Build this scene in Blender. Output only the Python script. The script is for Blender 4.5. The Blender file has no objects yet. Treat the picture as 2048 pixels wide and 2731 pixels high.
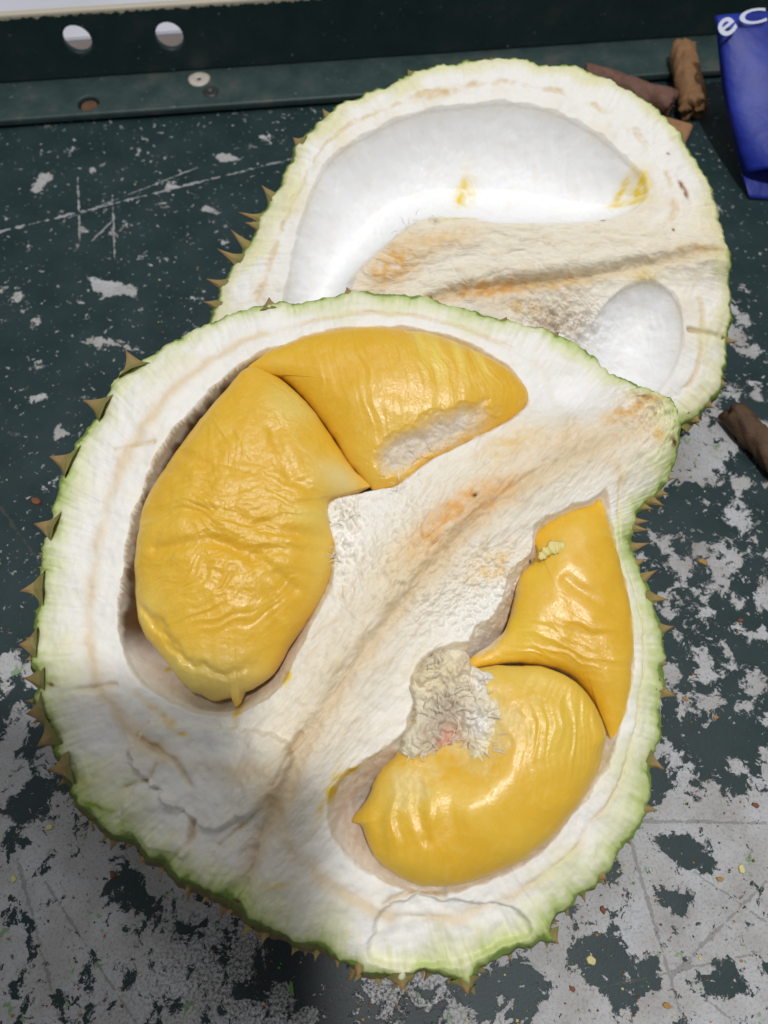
import bpy, bmesh, math, random
import numpy as np
from mathutils import Vector, Matrix, Quaternion

# ------------------------------------------------------------------ camera
SC = bpy.context.scene
COL = SC.collection
random.seed(7)
RNG = np.random.default_rng(11)
PITCH, CAM_H, FPX = 65.0, 0.31, 1972.0          # phone held low over the table
cam_d = bpy.data.cameras.new("camera")
cam_d.sensor_fit = 'VERTICAL'; cam_d.sensor_height = 36.0; cam_d.lens = 36.0 * FPX / 2731.0
cam_d.clip_start = 0.01; cam_d.clip_end = 20.0
cam = bpy.data.objects.new("camera", cam_d); COL.objects.link(cam)
cam.location = (0, 0, CAM_H); cam.rotation_euler = (math.radians(90 - PITCH), 0, 0)
SC.camera = cam
cam_d.dof.use_dof = True; cam_d.dof.focus_distance = 0.27; cam_d.dof.aperture_fstop = 11.0

# ------------------------------------------------------------------ light
world = bpy.data.worlds.new("World"); SC.world = world; world.use_nodes = True
bg = world.node_tree.nodes["Background"]
bg.inputs[0].default_value = (0.93, 0.96, 1.0, 1); bg.inputs[1].default_value = 0.19

def area_light(name, loc, target, sx, sy, watts, color):
    d = bpy.data.lights.new(name, 'AREA'); d.shape = 'RECTANGLE'; d.size = sx; d.size_y = sy
    d.energy = watts; d.color = color
    o = bpy.data.objects.new(name, d); COL.objects.link(o)
    o.location = loc
    o.rotation_euler = (Vector(target) - Vector(loc)).to_track_quat('-Z', 'Y').to_euler()
    return o
KEY = (0.08, -0.04, 1.50)
area_light("overhead_bulb", KEY, (0, 0.1, 0.05), 0.045, 0.045, 12.6, (1.0, 0.998, 0.992))
area_light("ceiling_tube", (0.12, 0.72, 1.45), (0, 0.12, 0.05), 1.2, 0.10, 3.3, (0.97, 0.985, 1.0))
area_light("ceiling_tube", (-0.75, 0.30, 1.5), (0, 0.12, 0.05), 0.10, 0.9, 1.2, (1.0, 1.0, 1.0))

SC.view_settings.view_transform = 'Standard'; SC.view_settings.look = 'None'
SC.view_settings.gamma = 1.0; SC.view_settings.exposure = 0.0
SC.render.engine = 'CYCLES'
SC.cycles.use_denoising = True
SC.cycles.max_bounces = 8

# ------------------------------------------------------------------ helpers
KD = 2048.0 / 1659.0                              # tracing scale of the picture
_a = math.radians(90 - PITCH)
RCAM = np.array([[1, 0, 0], [0, math.cos(_a), -math.sin(_a)], [0, math.sin(_a), math.cos(_a)]])
CPOS = np.array([0, 0, CAM_H])

def rays(p):
    p = np.asarray(p, float) * KD
    d = np.stack([(p[:, 0] - 1024) / FPX, -(p[:, 1] - 1365.5) / FPX, -np.ones(len(p))], 1)
    return d @ RCAM.T

def on_z(x, y, z):
    d = rays([(x, y)])[0]
    return CPOS + d * ((z - CAM_H) / d[2])

class Plane:
    def __init__(self, O, V, N):
        self.O = np.array(O, float); self.V = np.array(V, float); self.N = np.array(N, float)
        self.V /= np.linalg.norm(self.V); self.N /= np.linalg.norm(self.N)
        self.U = np.cross(self.V, self.N)
    def uv(self, pts, w=0.0):
        d = rays(pts); o = self.O + self.N * w
        t = ((o - CPOS) @ self.N) / (d @ self.N)
        q = CPOS + d * t[:, None] - self.O
        return np.stack([q @ self.U, q @ self.V], 1)
    def world(self, u, v, w):
        return self.O + u[..., None] * self.U + v[..., None] * self.V + np.asarray(w)[..., None] * self.N

def lin(c):
    c = np.asarray(c, float) / 255.0
    return np.where(c <= 0.04045, c / 12.92, ((c + 0.055) / 1.055) ** 2.4)

def sst(a, b, x):
    t = np.clip((x - a) / (b - a), 0, 1)
    return t * t * (3 - 2 * t)

_P = RNG.permutation(512)
def perlin(x, y, seed=0):
    xi = np.floor(x).astype(int); yi = np.floor(y).astype(int)
    xf = x - xi; yf = y - yi
    def g(ix, iy):
        h = _P[(_P[(ix + seed * 37) & 511] + iy + seed * 101) & 511] * (2 * math.pi / 512)
        return np.cos(h), np.sin(h)
    u = xf * xf * xf * (xf * (xf * 6 - 15) + 10); v = yf * yf * yf * (yf * (yf * 6 - 15) + 10)
    def dot(ix, iy, dx, dy):
        a, b = g(ix, iy); return a * dx + b * dy
    n00 = dot(xi, yi, xf, yf); n10 = dot(xi + 1, yi, xf - 1, yf)
    n01 = dot(xi, yi + 1, xf, yf - 1); n11 = dot(xi + 1, yi + 1, xf - 1, yf - 1)
    return 1.4 * ((n00 * (1 - u) + n10 * u) * (1 - v) + (n01 * (1 - u) + n11 * u) * v)

def fbm(x, y, oct=4, seed=0, gain=0.5):
    s = 0; a = 1.0; f = 1.0
    for i in range(oct):
        s = s + a * perlin(x * f + i * 13.7, y * f - i * 7.1, seed + i); a *= gain; f *= 2.03
    return s

def smooth_closed(P, n):
    P = np.asarray(P, float); m = len(P); k = max(2, n // m + 1); out = []
    for i in range(m):
        p0, p1, p2, p3 = P[i - 1], P[i], P[(i + 1) % m], P[(i + 2) % m]
        t = np.linspace(0, 1, k, endpoint=False)[:, None]
        out.append(0.5 * (2 * p1 + (p2 - p0) * t + (2 * p0 - 5 * p1 + 4 * p2 - p3) * t ** 2 + (3 * p1 - p0 - 3 * p2 + p3) * t ** 3))
    return resample(np.concatenate(out), n)

def resample(Q, n):
    Q = np.concatenate([Q, Q[:1]]); L = np.r_[0, np.cumsum(np.linalg.norm(np.diff(Q, axis=0), axis=1))]
    s = np.linspace(0, L[-1], n, endpoint=False)
    return np.stack([np.interp(s, L, Q[:, 0]), np.interp(s, L, Q[:, 1])], 1)

class Grid:
    """a scalar field on a regular uv grid with bilinear lookup"""
    def __init__(self, lo, hi, n):
        self.lo = np.array(lo); self.hi = np.array(hi); self.n = n
        self.xs = np.linspace(lo[0], hi[0], n); self.ys = np.linspace(lo[1], hi[1], n)
        self.X, self.Y = np.meshgrid(self.xs, self.ys)
    def sample(self, A, u, v):
        fx = np.clip((u - self.lo[0]) / (self.hi[0] - self.lo[0]) * (self.n - 1), 0, self.n - 1.001)
        fy = np.clip((v - self.lo[1]) / (self.hi[1] - self.lo[1]) * (self.n - 1), 0, self.n - 1.001)
        i = fx.astype(int); j = fy.astype(int); a = fx - i; b = fy - j
        return (A[j, i] * (1 - a) + A[j, i + 1] * a) * (1 - b) + (A[j + 1, i] * (1 - a) + A[j + 1, i + 1] * a) * b

def poly_sdf(poly, X, Y):
    """positive inside"""
    d = np.full(X.shape, 1e9); ins = np.zeros(X.shape, bool)
    A = poly; B = np.roll(poly, -1, 0)
    for (ax, ay), (bx, by) in zip(A, B):
        ex, ey = bx - ax, by - ay
        wx, wy = X - ax, Y - ay
        t = np.clip((wx * ex + wy * ey) / (ex * ex + ey * ey + 1e-18), 0, 1)
        d = np.minimum(d, (wx - ex * t) ** 2 + (wy - ey * t) ** 2)
        c = (ay > Y) != (by > Y)
        if abs(ey) > 1e-15:
            ins ^= c & (X < ex * (Y - ay) / ey + ax)
    d = np.sqrt(d)
    return np.where(ins, d, -d)

def line_dist(pts, X, Y):
    d = np.full(X.shape, 1e9); tt = np.zeros(X.shape); n = len(pts) - 1
    for k in range(n):
        ax, ay = pts[k]; bx, by = pts[k + 1]; ex, ey = bx - ax, by - ay
        t = np.clip(((X - ax) * ex + (Y - ay) * ey) / (ex * ex + ey * ey), 0, 1)
        q = np.hypot(X - ax - ex * t, Y - ay - ey * t)
        m = q < d; d = np.where(m, q, d); tt = np.where(m, (k + t) / n, tt)
    return d, tt

def poisson(mask):
    levels = []
    m = mask
    while m.shape[0] > 30:
        levels.append(m); m = m[::2, ::2]
    levels.append(m)
    u = np.zeros(levels[-1].shape)
    for lv in range(len(levels) - 1, -1, -1):
        m = levels[lv]; n = m.shape[0]
        if u.shape != m.shape:
            idx = np.clip(np.arange(n) / 2.0, 0, u.shape[0] - 1.001); i = idx.astype(int); f = idx - i
            r = u[i] * (1 - f)[:, None] + u[np.minimum(i + 1, u.shape[0] - 1)] * f[:, None]
            jdx = np.clip(np.arange(m.shape[1]) / 2.0, 0, u.shape[1] - 1.001); j = jdx.astype(int); g = jdx - j
            u = (r[:, j] * (1 - g) + r[:, np.minimum(j + 1, u.shape[1] - 1)] * g) * 4
        u = u * m
        for _ in range(500):
            v = np.pad(u, 1)
            u = m * 0.25 * (v[:-2, 1:-1] + v[2:, 1:-1] + v[1:-1, :-2] + v[1:-1, 2:] + 1.0)
    return u

def mesh_arrays(name, verts, quads, tris=None):
    me = bpy.data.meshes.new(name)
    verts = np.ascontiguousarray(verts, np.float32).reshape(-1, 3)
    quads = np.asarray(quads, np.int32).reshape(-1, 4)
    tris = np.zeros((0, 3), np.int32) if tris is None else np.asarray(tris, np.int32).reshape(-1, 3)
    me.vertices.add(len(verts)); me.vertices.foreach_set("co", verts.ravel())
    nl = quads.size + tris.size
    me.loops.add(nl); me.loops.foreach_set("vertex_index", np.concatenate([quads.ravel(), tris.ravel()]))
    npoly = len(quads) + len(tris)
    me.polygons.add(npoly)
    st = np.concatenate([np.arange(len(quads)) * 4, quads.size + np.arange(len(tris)) * 3]).astype(np.int32)
    me.polygons.foreach_set("loop_start", st)
    me.polygons.foreach_set("use_smooth", np.ones(npoly, bool))
    me.update(calc_edges=True); me.validate()
    return me

def set_col(me, rgb, name="Col"):
    a = me.attributes.new(name, 'FLOAT_COLOR', 'POINT')
    c = np.ones((len(rgb), 4), np.float32); c[:, :3] = rgb
    a.data.foreach_set("color", c.ravel())

def set_float(me, name, x):
    a = me.attributes.new(name, 'FLOAT', 'POINT'); a.data.foreach_set("value", np.ascontiguousarray(x, np.float32).ravel())

def link(name, me, mat=None, parent=None):
    o = bpy.data.objects.new(name, me); COL.objects.link(o)
    if mat is not None and len(me.materials) == 0:
        me.materials.append(mat)
    if parent is not None: o.parent = parent
    return o

def empty(name, loc=(0, 0, 0)):
    o = bpy.data.objects.new(name, None); COL.objects.link(o); o.location = loc; o.empty_display_size = 0.02
    return o

def tag(o, label=None, cat=None, group=None, kind=None):
    if label: o["label"] = label
    if cat: o["category"] = cat
    if group: o["group"] = group
    if kind: o["kind"] = kind
    return o

def ring_quads(rings, S, offset=0):
    i = np.arange(rings - 1)[:, None] * S; s = np.arange(S)[None, :]; s2 = (s + 1) % S
    return (np.stack([i + s, i + s2, i + S + s2, i + S + s], -1) + offset).reshape(-1, 4)

def polar_faces(t, S, off=0, flip=False):
    """rings of S columns, halved again and again towards the centre; the centre vertex is number len(t)*S"""
    M = len(t); lev = [0] * M
    L = 0
    while S % (2 ** (L + 1)) == 0 and S // 2 ** (L + 1) >= 8: L += 1
    for j in range(M - 2, -1, -1):
        lev[j] = min(max(0, min(L, int(math.log2(0.55 / t[j])) + 0)) if t[j] < 0.55 else 0, lev[j + 1] + 1)
    Q, T = [], []
    for j in range(M - 1):
        a, b = lev[j], lev[j + 1]; st = 2 ** a; i = np.arange(0, S, st); k = (i + st) % S
        if a == b: Q.append(np.stack([(j + 1) * S + i, (j + 1) * S + k, j * S + k, j * S + i], 1))
        else:
            m = i + st // 2
            T += [np.stack([(j + 1) * S + i, (j + 1) * S + m, j * S + i], 1), np.stack([(j + 1) * S + m, j * S + k, j * S + i], 1), np.stack([(j + 1) * S + m, (j + 1) * S + k, j * S + k], 1)]
    st = 2 ** lev[0]; i = np.arange(0, S, st); T.append(np.stack([np.full(len(i), M * S), i, (i + st) % S], 1))
    return np.concatenate(Q), np.concatenate(T)

# ------------------------------------------------------------------ materials
def new_mat(name):
    m = bpy.data.materials.new(name); m.use_nodes = True
    nt = m.node_tree; b = nt.nodes["Principled BSDF"]
    return m, nt, b

def nd(nt, typ, **kw):
    n = nt.nodes.new(typ)
    for k, v in kw.items(): setattr(n, k, v)
    return n

def noise(nt, vec, scale, detail=4, rough=0.55, dist=0.0):
    n = nd(nt, 'ShaderNodeTexNoise'); n.inputs['Scale'].default_value = scale
    n.inputs['Detail'].default_value = detail; n.inputs['Roughness'].default_value = rough
    n.inputs['Distortion'].default_value = dist
    nt.links.new(vec, n.inputs['Vector']); return n.outputs['Fac']

def maprange(nt, val, a, b, c=0.0, d=1.0, smooth=False):
    n = nd(nt, 'ShaderNodeMapRange'); n.clamp = True
    if smooth: n.interpolation_type = 'SMOOTHSTEP'
    nt.links.new(val, n.inputs[0])
    for i, x in enumerate((a, b, c, d)):
        if hasattr(x, 'is_linked'): nt.links.new(x, n.inputs[i + 1])
        else: n.inputs[i + 1].default_value = x
    return n.outputs[0]

def math_n(nt, op, a, b=None):
    n = nd(nt, 'ShaderNodeMath', operation=op)
    for i, x in enumerate((a, b)):
        if x is None: continue
        if hasattr(x, 'is_linked'): nt.links.new(x, n.inputs[i])
        else: n.inputs[i].default_value = x
    return n.outputs[0]

def mixc(nt, fac, a, b, mode='MIX'):
    n = nd(nt, 'ShaderNodeMix', data_type='RGBA', blend_type=mode)
    for sock, x in ((n.inputs[0], fac), (n.inputs[6], a), (n.inputs[7], b)):
        if hasattr(x, 'is_linked'): nt.links.new(x, sock)
        elif isinstance(x, (int, float)): sock.default_value = x
        else: sock.default_value = (*x, 1)
    return n.outputs[2]

def bump(nt, height, strength, dist, prev=None):
    n = nd(nt, 'ShaderNodeBump'); n.inputs['Strength'].default_value = strength
    n.inputs['Distance'].default_value = dist
    nt.links.new(height, n.inputs['Height'])
    if prev is not None: nt.links.new(prev, n.inputs['Normal'])
    return n.outputs[0]

def attr(nt, name, fac=False):
    n = nd(nt, 'ShaderNodeAttribute', attribute_name=name)
    return n.outputs['Fac'] if fac else n.outputs['Color']

def objco(nt):
    return nd(nt, 'ShaderNodeTexCoord').outputs['Object']

def pith_mat():
    m, nt, b = new_mat("durian_pith")
    co = objco(nt); c = attr(nt, "Col")
    n1 = noise(nt, co, 260, 6, 0.65); n2 = noise(nt, co, 1400, 4, 0.6)
    c = mixc(nt, maprange(nt, n1, 0.40, 0.72, 0.0, 0.25), c, mixc(nt, 1.0, c, (0.95, 0.90, 0.80), 'MULTIPLY'))
    nt.links.new(c, b.inputs['Base Color'])
    b.inputs['Roughness'].default_value = 0.62
    b.inputs['Subsurface Weight'].default_value = 0.22
    b.inputs['Subsurface Radius'].default_value = (1.0, 0.75, 0.5); b.inputs['Subsurface Scale'].default_value = 0.0025
    b.inputs['Specular IOR Level'].default_value = 0.35
    sm = attr(nt, "smoothness", True)
    st = maprange(nt, sm, 0, 1, 0.50, 0.22)
    bn = nd(nt, 'ShaderNodeBump'); bn.inputs['Distance'].default_value = 0.0006
    nt.links.new(st, bn.inputs['Strength']); nt.links.new(n1, bn.inputs['Height'])
    bn2 = nd(nt, 'ShaderNodeBump'); bn2.inputs['Distance'].default_value = 0.0002
    nt.links.new(st, bn2.inputs['Strength']); nt.links.new(n2, bn2.inputs['Height']); nt.links.new(bn.outputs[0], bn2.inputs['Normal'])
    fb = attr(nt, "fibrous"); sx = nd(nt, 'ShaderNodeSeparateColor'); nt.links.new(fb, sx.inputs[0])
    cb = nd(nt, 'ShaderNodeCombineXYZ')                      # along / across the fibres, stored per point
    nt.links.new(math_n(nt, 'MULTIPLY', sx.outputs[0], 1.0), cb.inputs[0]); nt.links.new(sx.outputs[1], cb.inputs[1])
    n3 = noise(nt, cb.outputs[0], 1.0, 5, 0.65, 0.3)
    bn3 = nd(nt, 'ShaderNodeBump'); bn3.inputs['Distance'].default_value = 0.0009
    nt.links.new(math_n(nt, 'MULTIPLY', sx.outputs[2], 0.75), bn3.inputs['Strength']); nt.links.new(n3, bn3.inputs['Height']); nt.links.new(bn2.outputs[0], bn3.inputs['Normal'])
    nt.links.new(bn3.outputs[0], b.inputs['Normal'])
    c2 = mixc(nt, math_n(nt, 'MULTIPLY', maprange(nt, n3, 0.50, 0.72, 0, 0.55), sx.outputs[2]), c, mixc(nt, 1.0, c, (0.90, 0.78, 0.60), 'MULTIPLY'))
    nt.links.new(c2, b.inputs['Base Color'])
    return m

def rind_mat(name):
    m, nt, b = new_mat(name)
    co = objco(nt); c = attr(nt, "Col")
    n1 = noise(nt, co, 300, 6, 0.65)
    c = mixc(nt, maprange(nt, n1, 0.4, 0.75, 0, 0.6), c, mixc(nt, 1.0, c, (0.55, 0.45, 0.35), 'MULTIPLY'))
    nt.links.new(c, b.inputs['Base Color'])
    b.inputs['Roughness'].default_value = 0.6
    nt.links.new(bump(nt, n1, 0.6, 0.0006), b.inputs['Normal'])
    return m

def flesh_mat():
    m, nt, b = new_mat("durian_flesh")
    co = objco(nt); c = attr(nt, "Col"); fib = attr(nt, "fibre", True)
    n1 = noise(nt, co, 110, 4, 0.5); n2 = noise(nt, co, 420, 5, 0.6); n3 = noise(nt, co, 1300, 3, 0.6)
    c = mixc(nt, maprange(nt, n1, 0.42, 0.7, 0, 0.30), c, mixc(nt, 1.0, c, (1.0, 0.92, 0.6), 'MULTIPLY'))
    c = mixc(nt, maprange(nt, n2, 0.52, 0.75, 0, 0.30), c, (0.86, 0.66, 0.20))
    nt.links.new(c, b.inputs['Base Color'])
    nt.links.new(maprange(nt, fib, 0, 1, 0.40, 0.6), b.inputs['Roughness'])
    b.inputs['Subsurface Weight'].default_value = 0.40
    b.inputs['Subsurface Radius'].default_value = (1.0, 0.78, 0.3); b.inputs['Subsurface Scale'].default_value = 0.003
    wet = attr(nt, "wet", True); b.inputs['Coat Roughness'].default_value = 0.13
    nt.links.new(math_n(nt, 'MULTIPLY', maprange(nt, fib, 0, 0.6, 1.0, 0.0), maprange(nt, wet, 0, 1, 0.14, 0.50)), b.inputs['Coat Weight'])
    h = math_n(nt, 'ADD', n2, math_n(nt, 'MULTIPLY', n3, 0.35))
    bn = nd(nt, 'ShaderNodeBump'); bn.inputs['Distance'].default_value = 0.0007
    nt.links.new(h, bn.inputs['Height'])
    nt.links.new(math_n(nt, 'ADD', math_n(nt, 'MULTIPLY', wet, 0.55), math_n(nt, 'ADD', math_n(nt, 'MULTIPLY', fib, 0.22), 0.15)), bn.inputs['Strength'])
    nt.links.new(bn.outputs[0], b.inputs['Normal']); nt.links.new(bn.outputs[0], b.inputs['Coat Normal'])
    return m

def simple_mat(name, rgb, rough=0.5, nscale=0, namt=0.3, bscale=0, bamt=0.3, bdist=0.0005, dark=(0.5, 0.5, 0.5), metallic=0.0):
    m, nt, b = new_mat(name)
    co = objco(nt); c = tuple(lin(rgb))
    if nscale:
        n1 = noise(nt, co, nscale, 6, 0.6)
        c = mixc(nt, maprange(nt, n1, 0.35, 0.7, 0, namt), c, tuple(np.array(c) * dark))
        nt.links.new(c, b.inputs['Base Color'])
    else:
        b.inputs['Base Color'].default_value = (*c, 1)
    b.inputs['Roughness'].default_value = rough; b.inputs['Metallic'].default_value = metallic
    if bscale:
        nt.links.new(bump(nt, noise(nt, co, bscale, 5, 0.6), bamt, bdist), b.inputs['Normal'])
    return m

M_PITH = pith_mat(); M_RIND = rind_mat("durian_rind"); M_THORN = rind_mat("durian_thorn"); M_FLESH = flesh_mat()

# ------------------------------------------------------------------ table
def table_mat():
    m, nt, b = new_mat("chipped_table_paint")
    co = objco(nt); g = attr(nt, "grey", True); dirt = attr(nt, "dirt", True)
    warp = nd(nt, 'ShaderNodeVectorMath', operation='ADD')
    wn = nd(nt, 'ShaderNodeTexNoise'); wn.inputs['Scale'].default_value = 160; wn.inputs['Detail'].default_value = 3
    nt.links.new(co, wn.inputs['Vector'])
    ws = nd(nt, 'ShaderNodeVectorMath', operation='SCALE'); ws.inputs['Scale'].default_value = 0.006
    nt.links.new(wn.outputs['Color'], ws.inputs[0]); nt.links.new(co, warp.inputs[0]); nt.links.new(ws.outputs[0], warp.inputs[1])
    wco = warp.outputs[0]
    n1 = noise(nt, wco, 85, 10, 0.70, 0.3)
    n2 = noise(nt, wco, 300, 6, 0.62)
    n3 = noise(nt, wco, 170, 6, 0.66)
    speck = attr(nt, "speck", True)
    thr = maprange(nt, g, 0, 1, 0.78, 0.28)
    mA = maprange(nt, math_n(nt, 'SUBTRACT', n1, thr), -0.012, 0.014)
    thr2 = maprange(nt, g, 0, 1, 0.664, 0.60)
    mB = maprange(nt, math_n(nt, 'SUBTRACT', n2, thr2), -0.006, 0.01)
    thr3 = maprange(nt, g, 0, 1, 0.22, 0.385)
    mC = maprange(nt, math_n(nt, 'SUBTRACT', n2, thr3), -0.006, 0.006)          # small green flecks left on bare grey
    mD = maprange(nt, math_n(nt, 'SUBTRACT', n3, maprange(nt, speck, 0, 1, 0.28, 0.49)), -0.014, 0.014)
    mask = math_n(nt, 'MULTIPLY', math_n(nt, 'MULTIPLY', math_n(nt, 'MAXIMUM', mA, mB), mC), mD)
    # knife scratches: straight lines cut through the paint
    def seg(x0, y0, x1, y1, width):
        A = on_z(x0, y0, 0); B = on_z(x1, y1, 0); d = B - A; L = np.linalg.norm(d); t = d / L; n = np.array([-t[1], t[0], 0])
        dt = nd(nt, 'ShaderNodeVectorMath', operation='DOT_PRODUCT'); dt.inputs[1].default_value = tuple(t); nt.links.new(wco2, dt.inputs[0])
        dn = nd(nt, 'ShaderNodeVectorMath', operation='DOT_PRODUCT'); dn.inputs[1].default_value = tuple(n); nt.links.new(wco2, dn.inputs[0])
        a = math_n(nt, 'SUBTRACT', dt.outputs['Value'], float(A @ t)); bb = math_n(nt, 'ABSOLUTE', math_n(nt, 'SUBTRACT', dn.outputs['Value'], float(A @ n)))
        wv = maprange(nt, math_n(nt, 'ADD', math_n(nt, 'MULTIPLY', n1, 0.5), math_n(nt, 'MULTIPLY', n2, 0.5)), 0.42, 0.62, width * -0.3, width * 2.0)
        inside = math_n(nt, 'MULTIPLY', math_n(nt, 'GREATER_THAN', a, 0.0), math_n(nt, 'LESS_THAN', a, float(L)))
        return math_n(nt, 'MULTIPLY', inside, math_n(nt, 'LESS_THAN', bb, wv))
    sw = nd(nt, 'ShaderNodeVectorMath', operation='SCALE'); sw.inputs['Scale'].default_value = 0.0010
    nt.links.new(wn.outputs['Color'], sw.inputs[0])
    add2 = nd(nt, 'ShaderNodeVectorMath', operation='ADD'); nt.links.new(co, add2.inputs[0]); nt.links.new(sw.outputs[0], add2.inputs[1])
    wco2 = add2.outputs[0]
    white = None
    for s in ((0, 500, 640, 340, .0009), (150, 470, 430, 360, .0003), (170, 380, 175, 520, .0005), (245, 420, 250, 560, .0006),
              (200, 520, 250, 470, .0006)):
        q = seg(*s); white = q if white is None else math_n(nt, 'MAXIMUM', white, q)
    dark = None
    for s in ((1450, 2110, 1659, 1900, .0008), (1360, 1800, 1480, 2212, .0006), (1500, 1880, 1660, 1990, .0005), (40, 1850, 130, 2190, .0007),
              (0, 1090, 130, 1270, .0010), (1370, 1770, 1659, 1775, .0005), (1475, 1430, 1490, 1560, .0004), (1520, 2150, 1600, 2212, .0006),
              (100, 1900, 300, 2212, .0004), (1300, 2130, 1660, 2050, .0004)):
        q = seg(*s); dark = q if dark is None else math_n(nt, 'MAXIMUM', dark, q)
    mask = math_n(nt, 'MAXIMUM', mask, math_n(nt, 'MULTIPLY', white, 0.75))
    n4 = noise(nt, co, 40, 5, 0.6); n5 = noise(nt, co, 900, 4, 0.7)
    green = mixc(nt, maprange(nt, n4, 0.35, 0.7), tuple(lin((25, 46, 47))), tuple(lin((42, 60, 63))))
    green = mixc(nt, maprange(nt, n5, 0.55, 0.75, 0, 0.25), green, tuple(lin((58, 76, 74))))
    grey = mixc(nt, maprange(nt, n4, 0.35, 0.68), tuple(lin((190, 191, 194))), tuple(lin((168, 165, 162))))
    grey = mixc(nt, maprange(nt, n5, 0.50, 0.72, 0, 0.6), grey, tuple(lin((108, 102, 96))))
    grey = mixc(nt, maprange(nt, noise(nt, co, 26, 6, 0.7), 0.5, 0.72, 0, 0.5), grey, tuple(lin((122, 114, 104))))
    grey = mixc(nt, maprange(nt, noise(nt, co, 620, 2, 0.5), 0.70, 0.73, 0, 0.9), grey, tuple(lin((120, 84, 60))))
    lime = maprange(nt, math_n(nt, 'SUBTRACT', noise(nt, wco, 130, 6, 0.66), math_n(nt, 'SUBTRACT', 0.70, math_n(nt, 'MULTIPLY', g, 0.08))), -0.004, 0.004)
    grey = mixc(nt, math_n(nt, 'MULTIPLY', lime, 0.7), grey, tuple(lin((104, 142, 84))))
    c = mixc(nt, mask, green, grey)
    c = mixc(nt, math_n(nt, 'MULTIPLY', dark, 0.42), c, tuple(lin((86, 80, 72))))
    c = mixc(nt, math_n(nt, 'MULTIPLY', dirt, maprange(nt, n5, 0.40, 0.62, 0.0, 1.0)), c, tuple(lin((38, 40, 39))))
    nt.links.new(c, b.inputs['Base Color'])
    nt.links.new(maprange(nt, mask, 0, 1, 0.48, 0.58), b.inputs['Roughness']); b.inputs['Specular IOR Level'].default_value = 0.35
    hb = math_n(nt, 'SUBTRACT', math_n(nt, 'MULTIPLY', n5, 0.25), mask)
    nt.links.new(bump(nt, hb, 0.6, 0.0005), b.inputs['Normal'])
    return m

def build_table():
    nx, ny = 380, 400
    x = np.linspace(-0.62, 0.62, nx); y = np.linspace(-0.30, 0.62, ny)
    X, Y = np.meshgrid(x, y)
    # picture position of every table point, to place the worn regions
    P = np.stack([X, Y, 0 * X], -1) - CPOS
    Pc = P @ RCAM
    dx = (1024 + FPX * Pc[..., 0] / -Pc[..., 2]) / KD; dy = (1365.5 - FPX * Pc[..., 1] / -Pc[..., 2]) / KD
    g = np.full(X.shape, 0.24)
    g = np.maximum(g, 0.24 + 0.26 * sst(900, 1500, dy) * sst(420, 60, dx))
    g = np.maximum(g, 0.24 + 0.28 * sst(820, 1250, dy) * sst(1350, 1450, dx))
    g = np.maximum(g, 0.30 + 0.42 * sst(1380, 1800, dy) + 0.06 * sst(1700, 2100, dy) * sst(900, 1300, dx))
    g = np.where((dx > 1350) & (dy > 820) & (dy < 1050), np.maximum(g, 0.5), g)
    n = fbm(X * 18, Y * 18, 3, 5)
    g = g + 0.05 * n
    def blob(bx, by, rx, ry, ang, amt):
        a = math.radians(ang); ux = (dx - bx) * math.cos(a) + (dy - by) * math.sin(a); uy = -(dx - bx) * math.sin(a) + (dy - by) * math.cos(a)
        return amt * np.exp(-((ux / rx) ** 2 + (uy / ry) ** 2) ** 1.5)
    for q in ((90, 395, 36, 13, -45, .55), (240, 620, 75, 16, 8, .5), (235, 742, 60, 15, 3, .5), (490, 340, 30, 10, 10, .4), (455, 455, 30, 8, 10, .4),
              (200, 370, 12, 10, 0, .5), (75, 700, 22, 10, -50, .4), (40, 640, 12, 10, 0, .4), (80, 860, 25, 10, -20, .45), (130, 935, 10, 30, 10, .4),
              (1610, 740, 60, 20, 30, .35), (1600, 660, 25, 60, 10, .3), (1480, 1000, 60, 50, 0, .35), (1500, 960, 70, 60, 0, .25), (370, 400, 20, 10, 0, .45),
              (1560, 560, 20, 12, -30, .4), (95, 1440, 60, 40, 0, .3)):
        g = g + blob(*q)
    for q in ((1330, 2090, 120, 70, 30, .50), (1440, 1960, 60, 45, 20, .25), (1080, 2140, 110, 60, 0, .45), (1300, 1880, 40, 30, 0, .3), (1560, 2120, 70, 50, 0, .3),
              (1590, 1590, 60, 40, 20, .35), (1480, 1840, 70, 35, 15, .40), (1540, 1620, 50, 50, 0, .3), (60, 1740, 60, 50, 0, .35), (330, 1960, 120, 60, 30, .15),
              (20, 1300, 60, 60, 0, .2), (1630, 1700, 40, 40, 0, .1), (1390, 1690, 50, 70, 0, .2), (680, 2080, 120, 80, 20, .55), (820, 2200, 150, 60, 0, .25)):
        g = g - blob(*q)
    speck = np.clip(0.52 * sst(1450, 1800, dy) * sst(1050, 500, dx) + 0.45 * sst(820, 1150, dy) * sst(1350, 1450, dx) * sst(1650, 1350, dy) + 0.35 * sst(1500, 1900, dy) * sst(1000, 1250, dx) + 0.15 * n, 0, 1)
    dirt = np.clip(blob(660, 2120, 300, 140, 15, 1.0) + blob(420, 2212, 280, 120, 0, .25) + blob(900, 2180, 160, 80, 0, .35), 0, 1)
    me = mesh_arrays("table_top", np.stack([X, Y, 0 * X], -1), ring_grid(ny, nx))
    set_float(me, "grey", np.clip(g, 0, 1.1)); set_float(me, "dirt", dirt); set_float(me, "speck", speck)
    o = link("table_top", me, table_mat()); tag(o, kind="structure")
    return o

def ring_grid(ny, nx):
    i = np.arange(ny - 1)[:, None] * nx; s = np.arange(nx - 1)[None, :]
    return np.stack([i + s, i + s + 1, i + nx + s + 1, i + nx + s], -1).reshape(-1, 4)

build_table()

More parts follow.
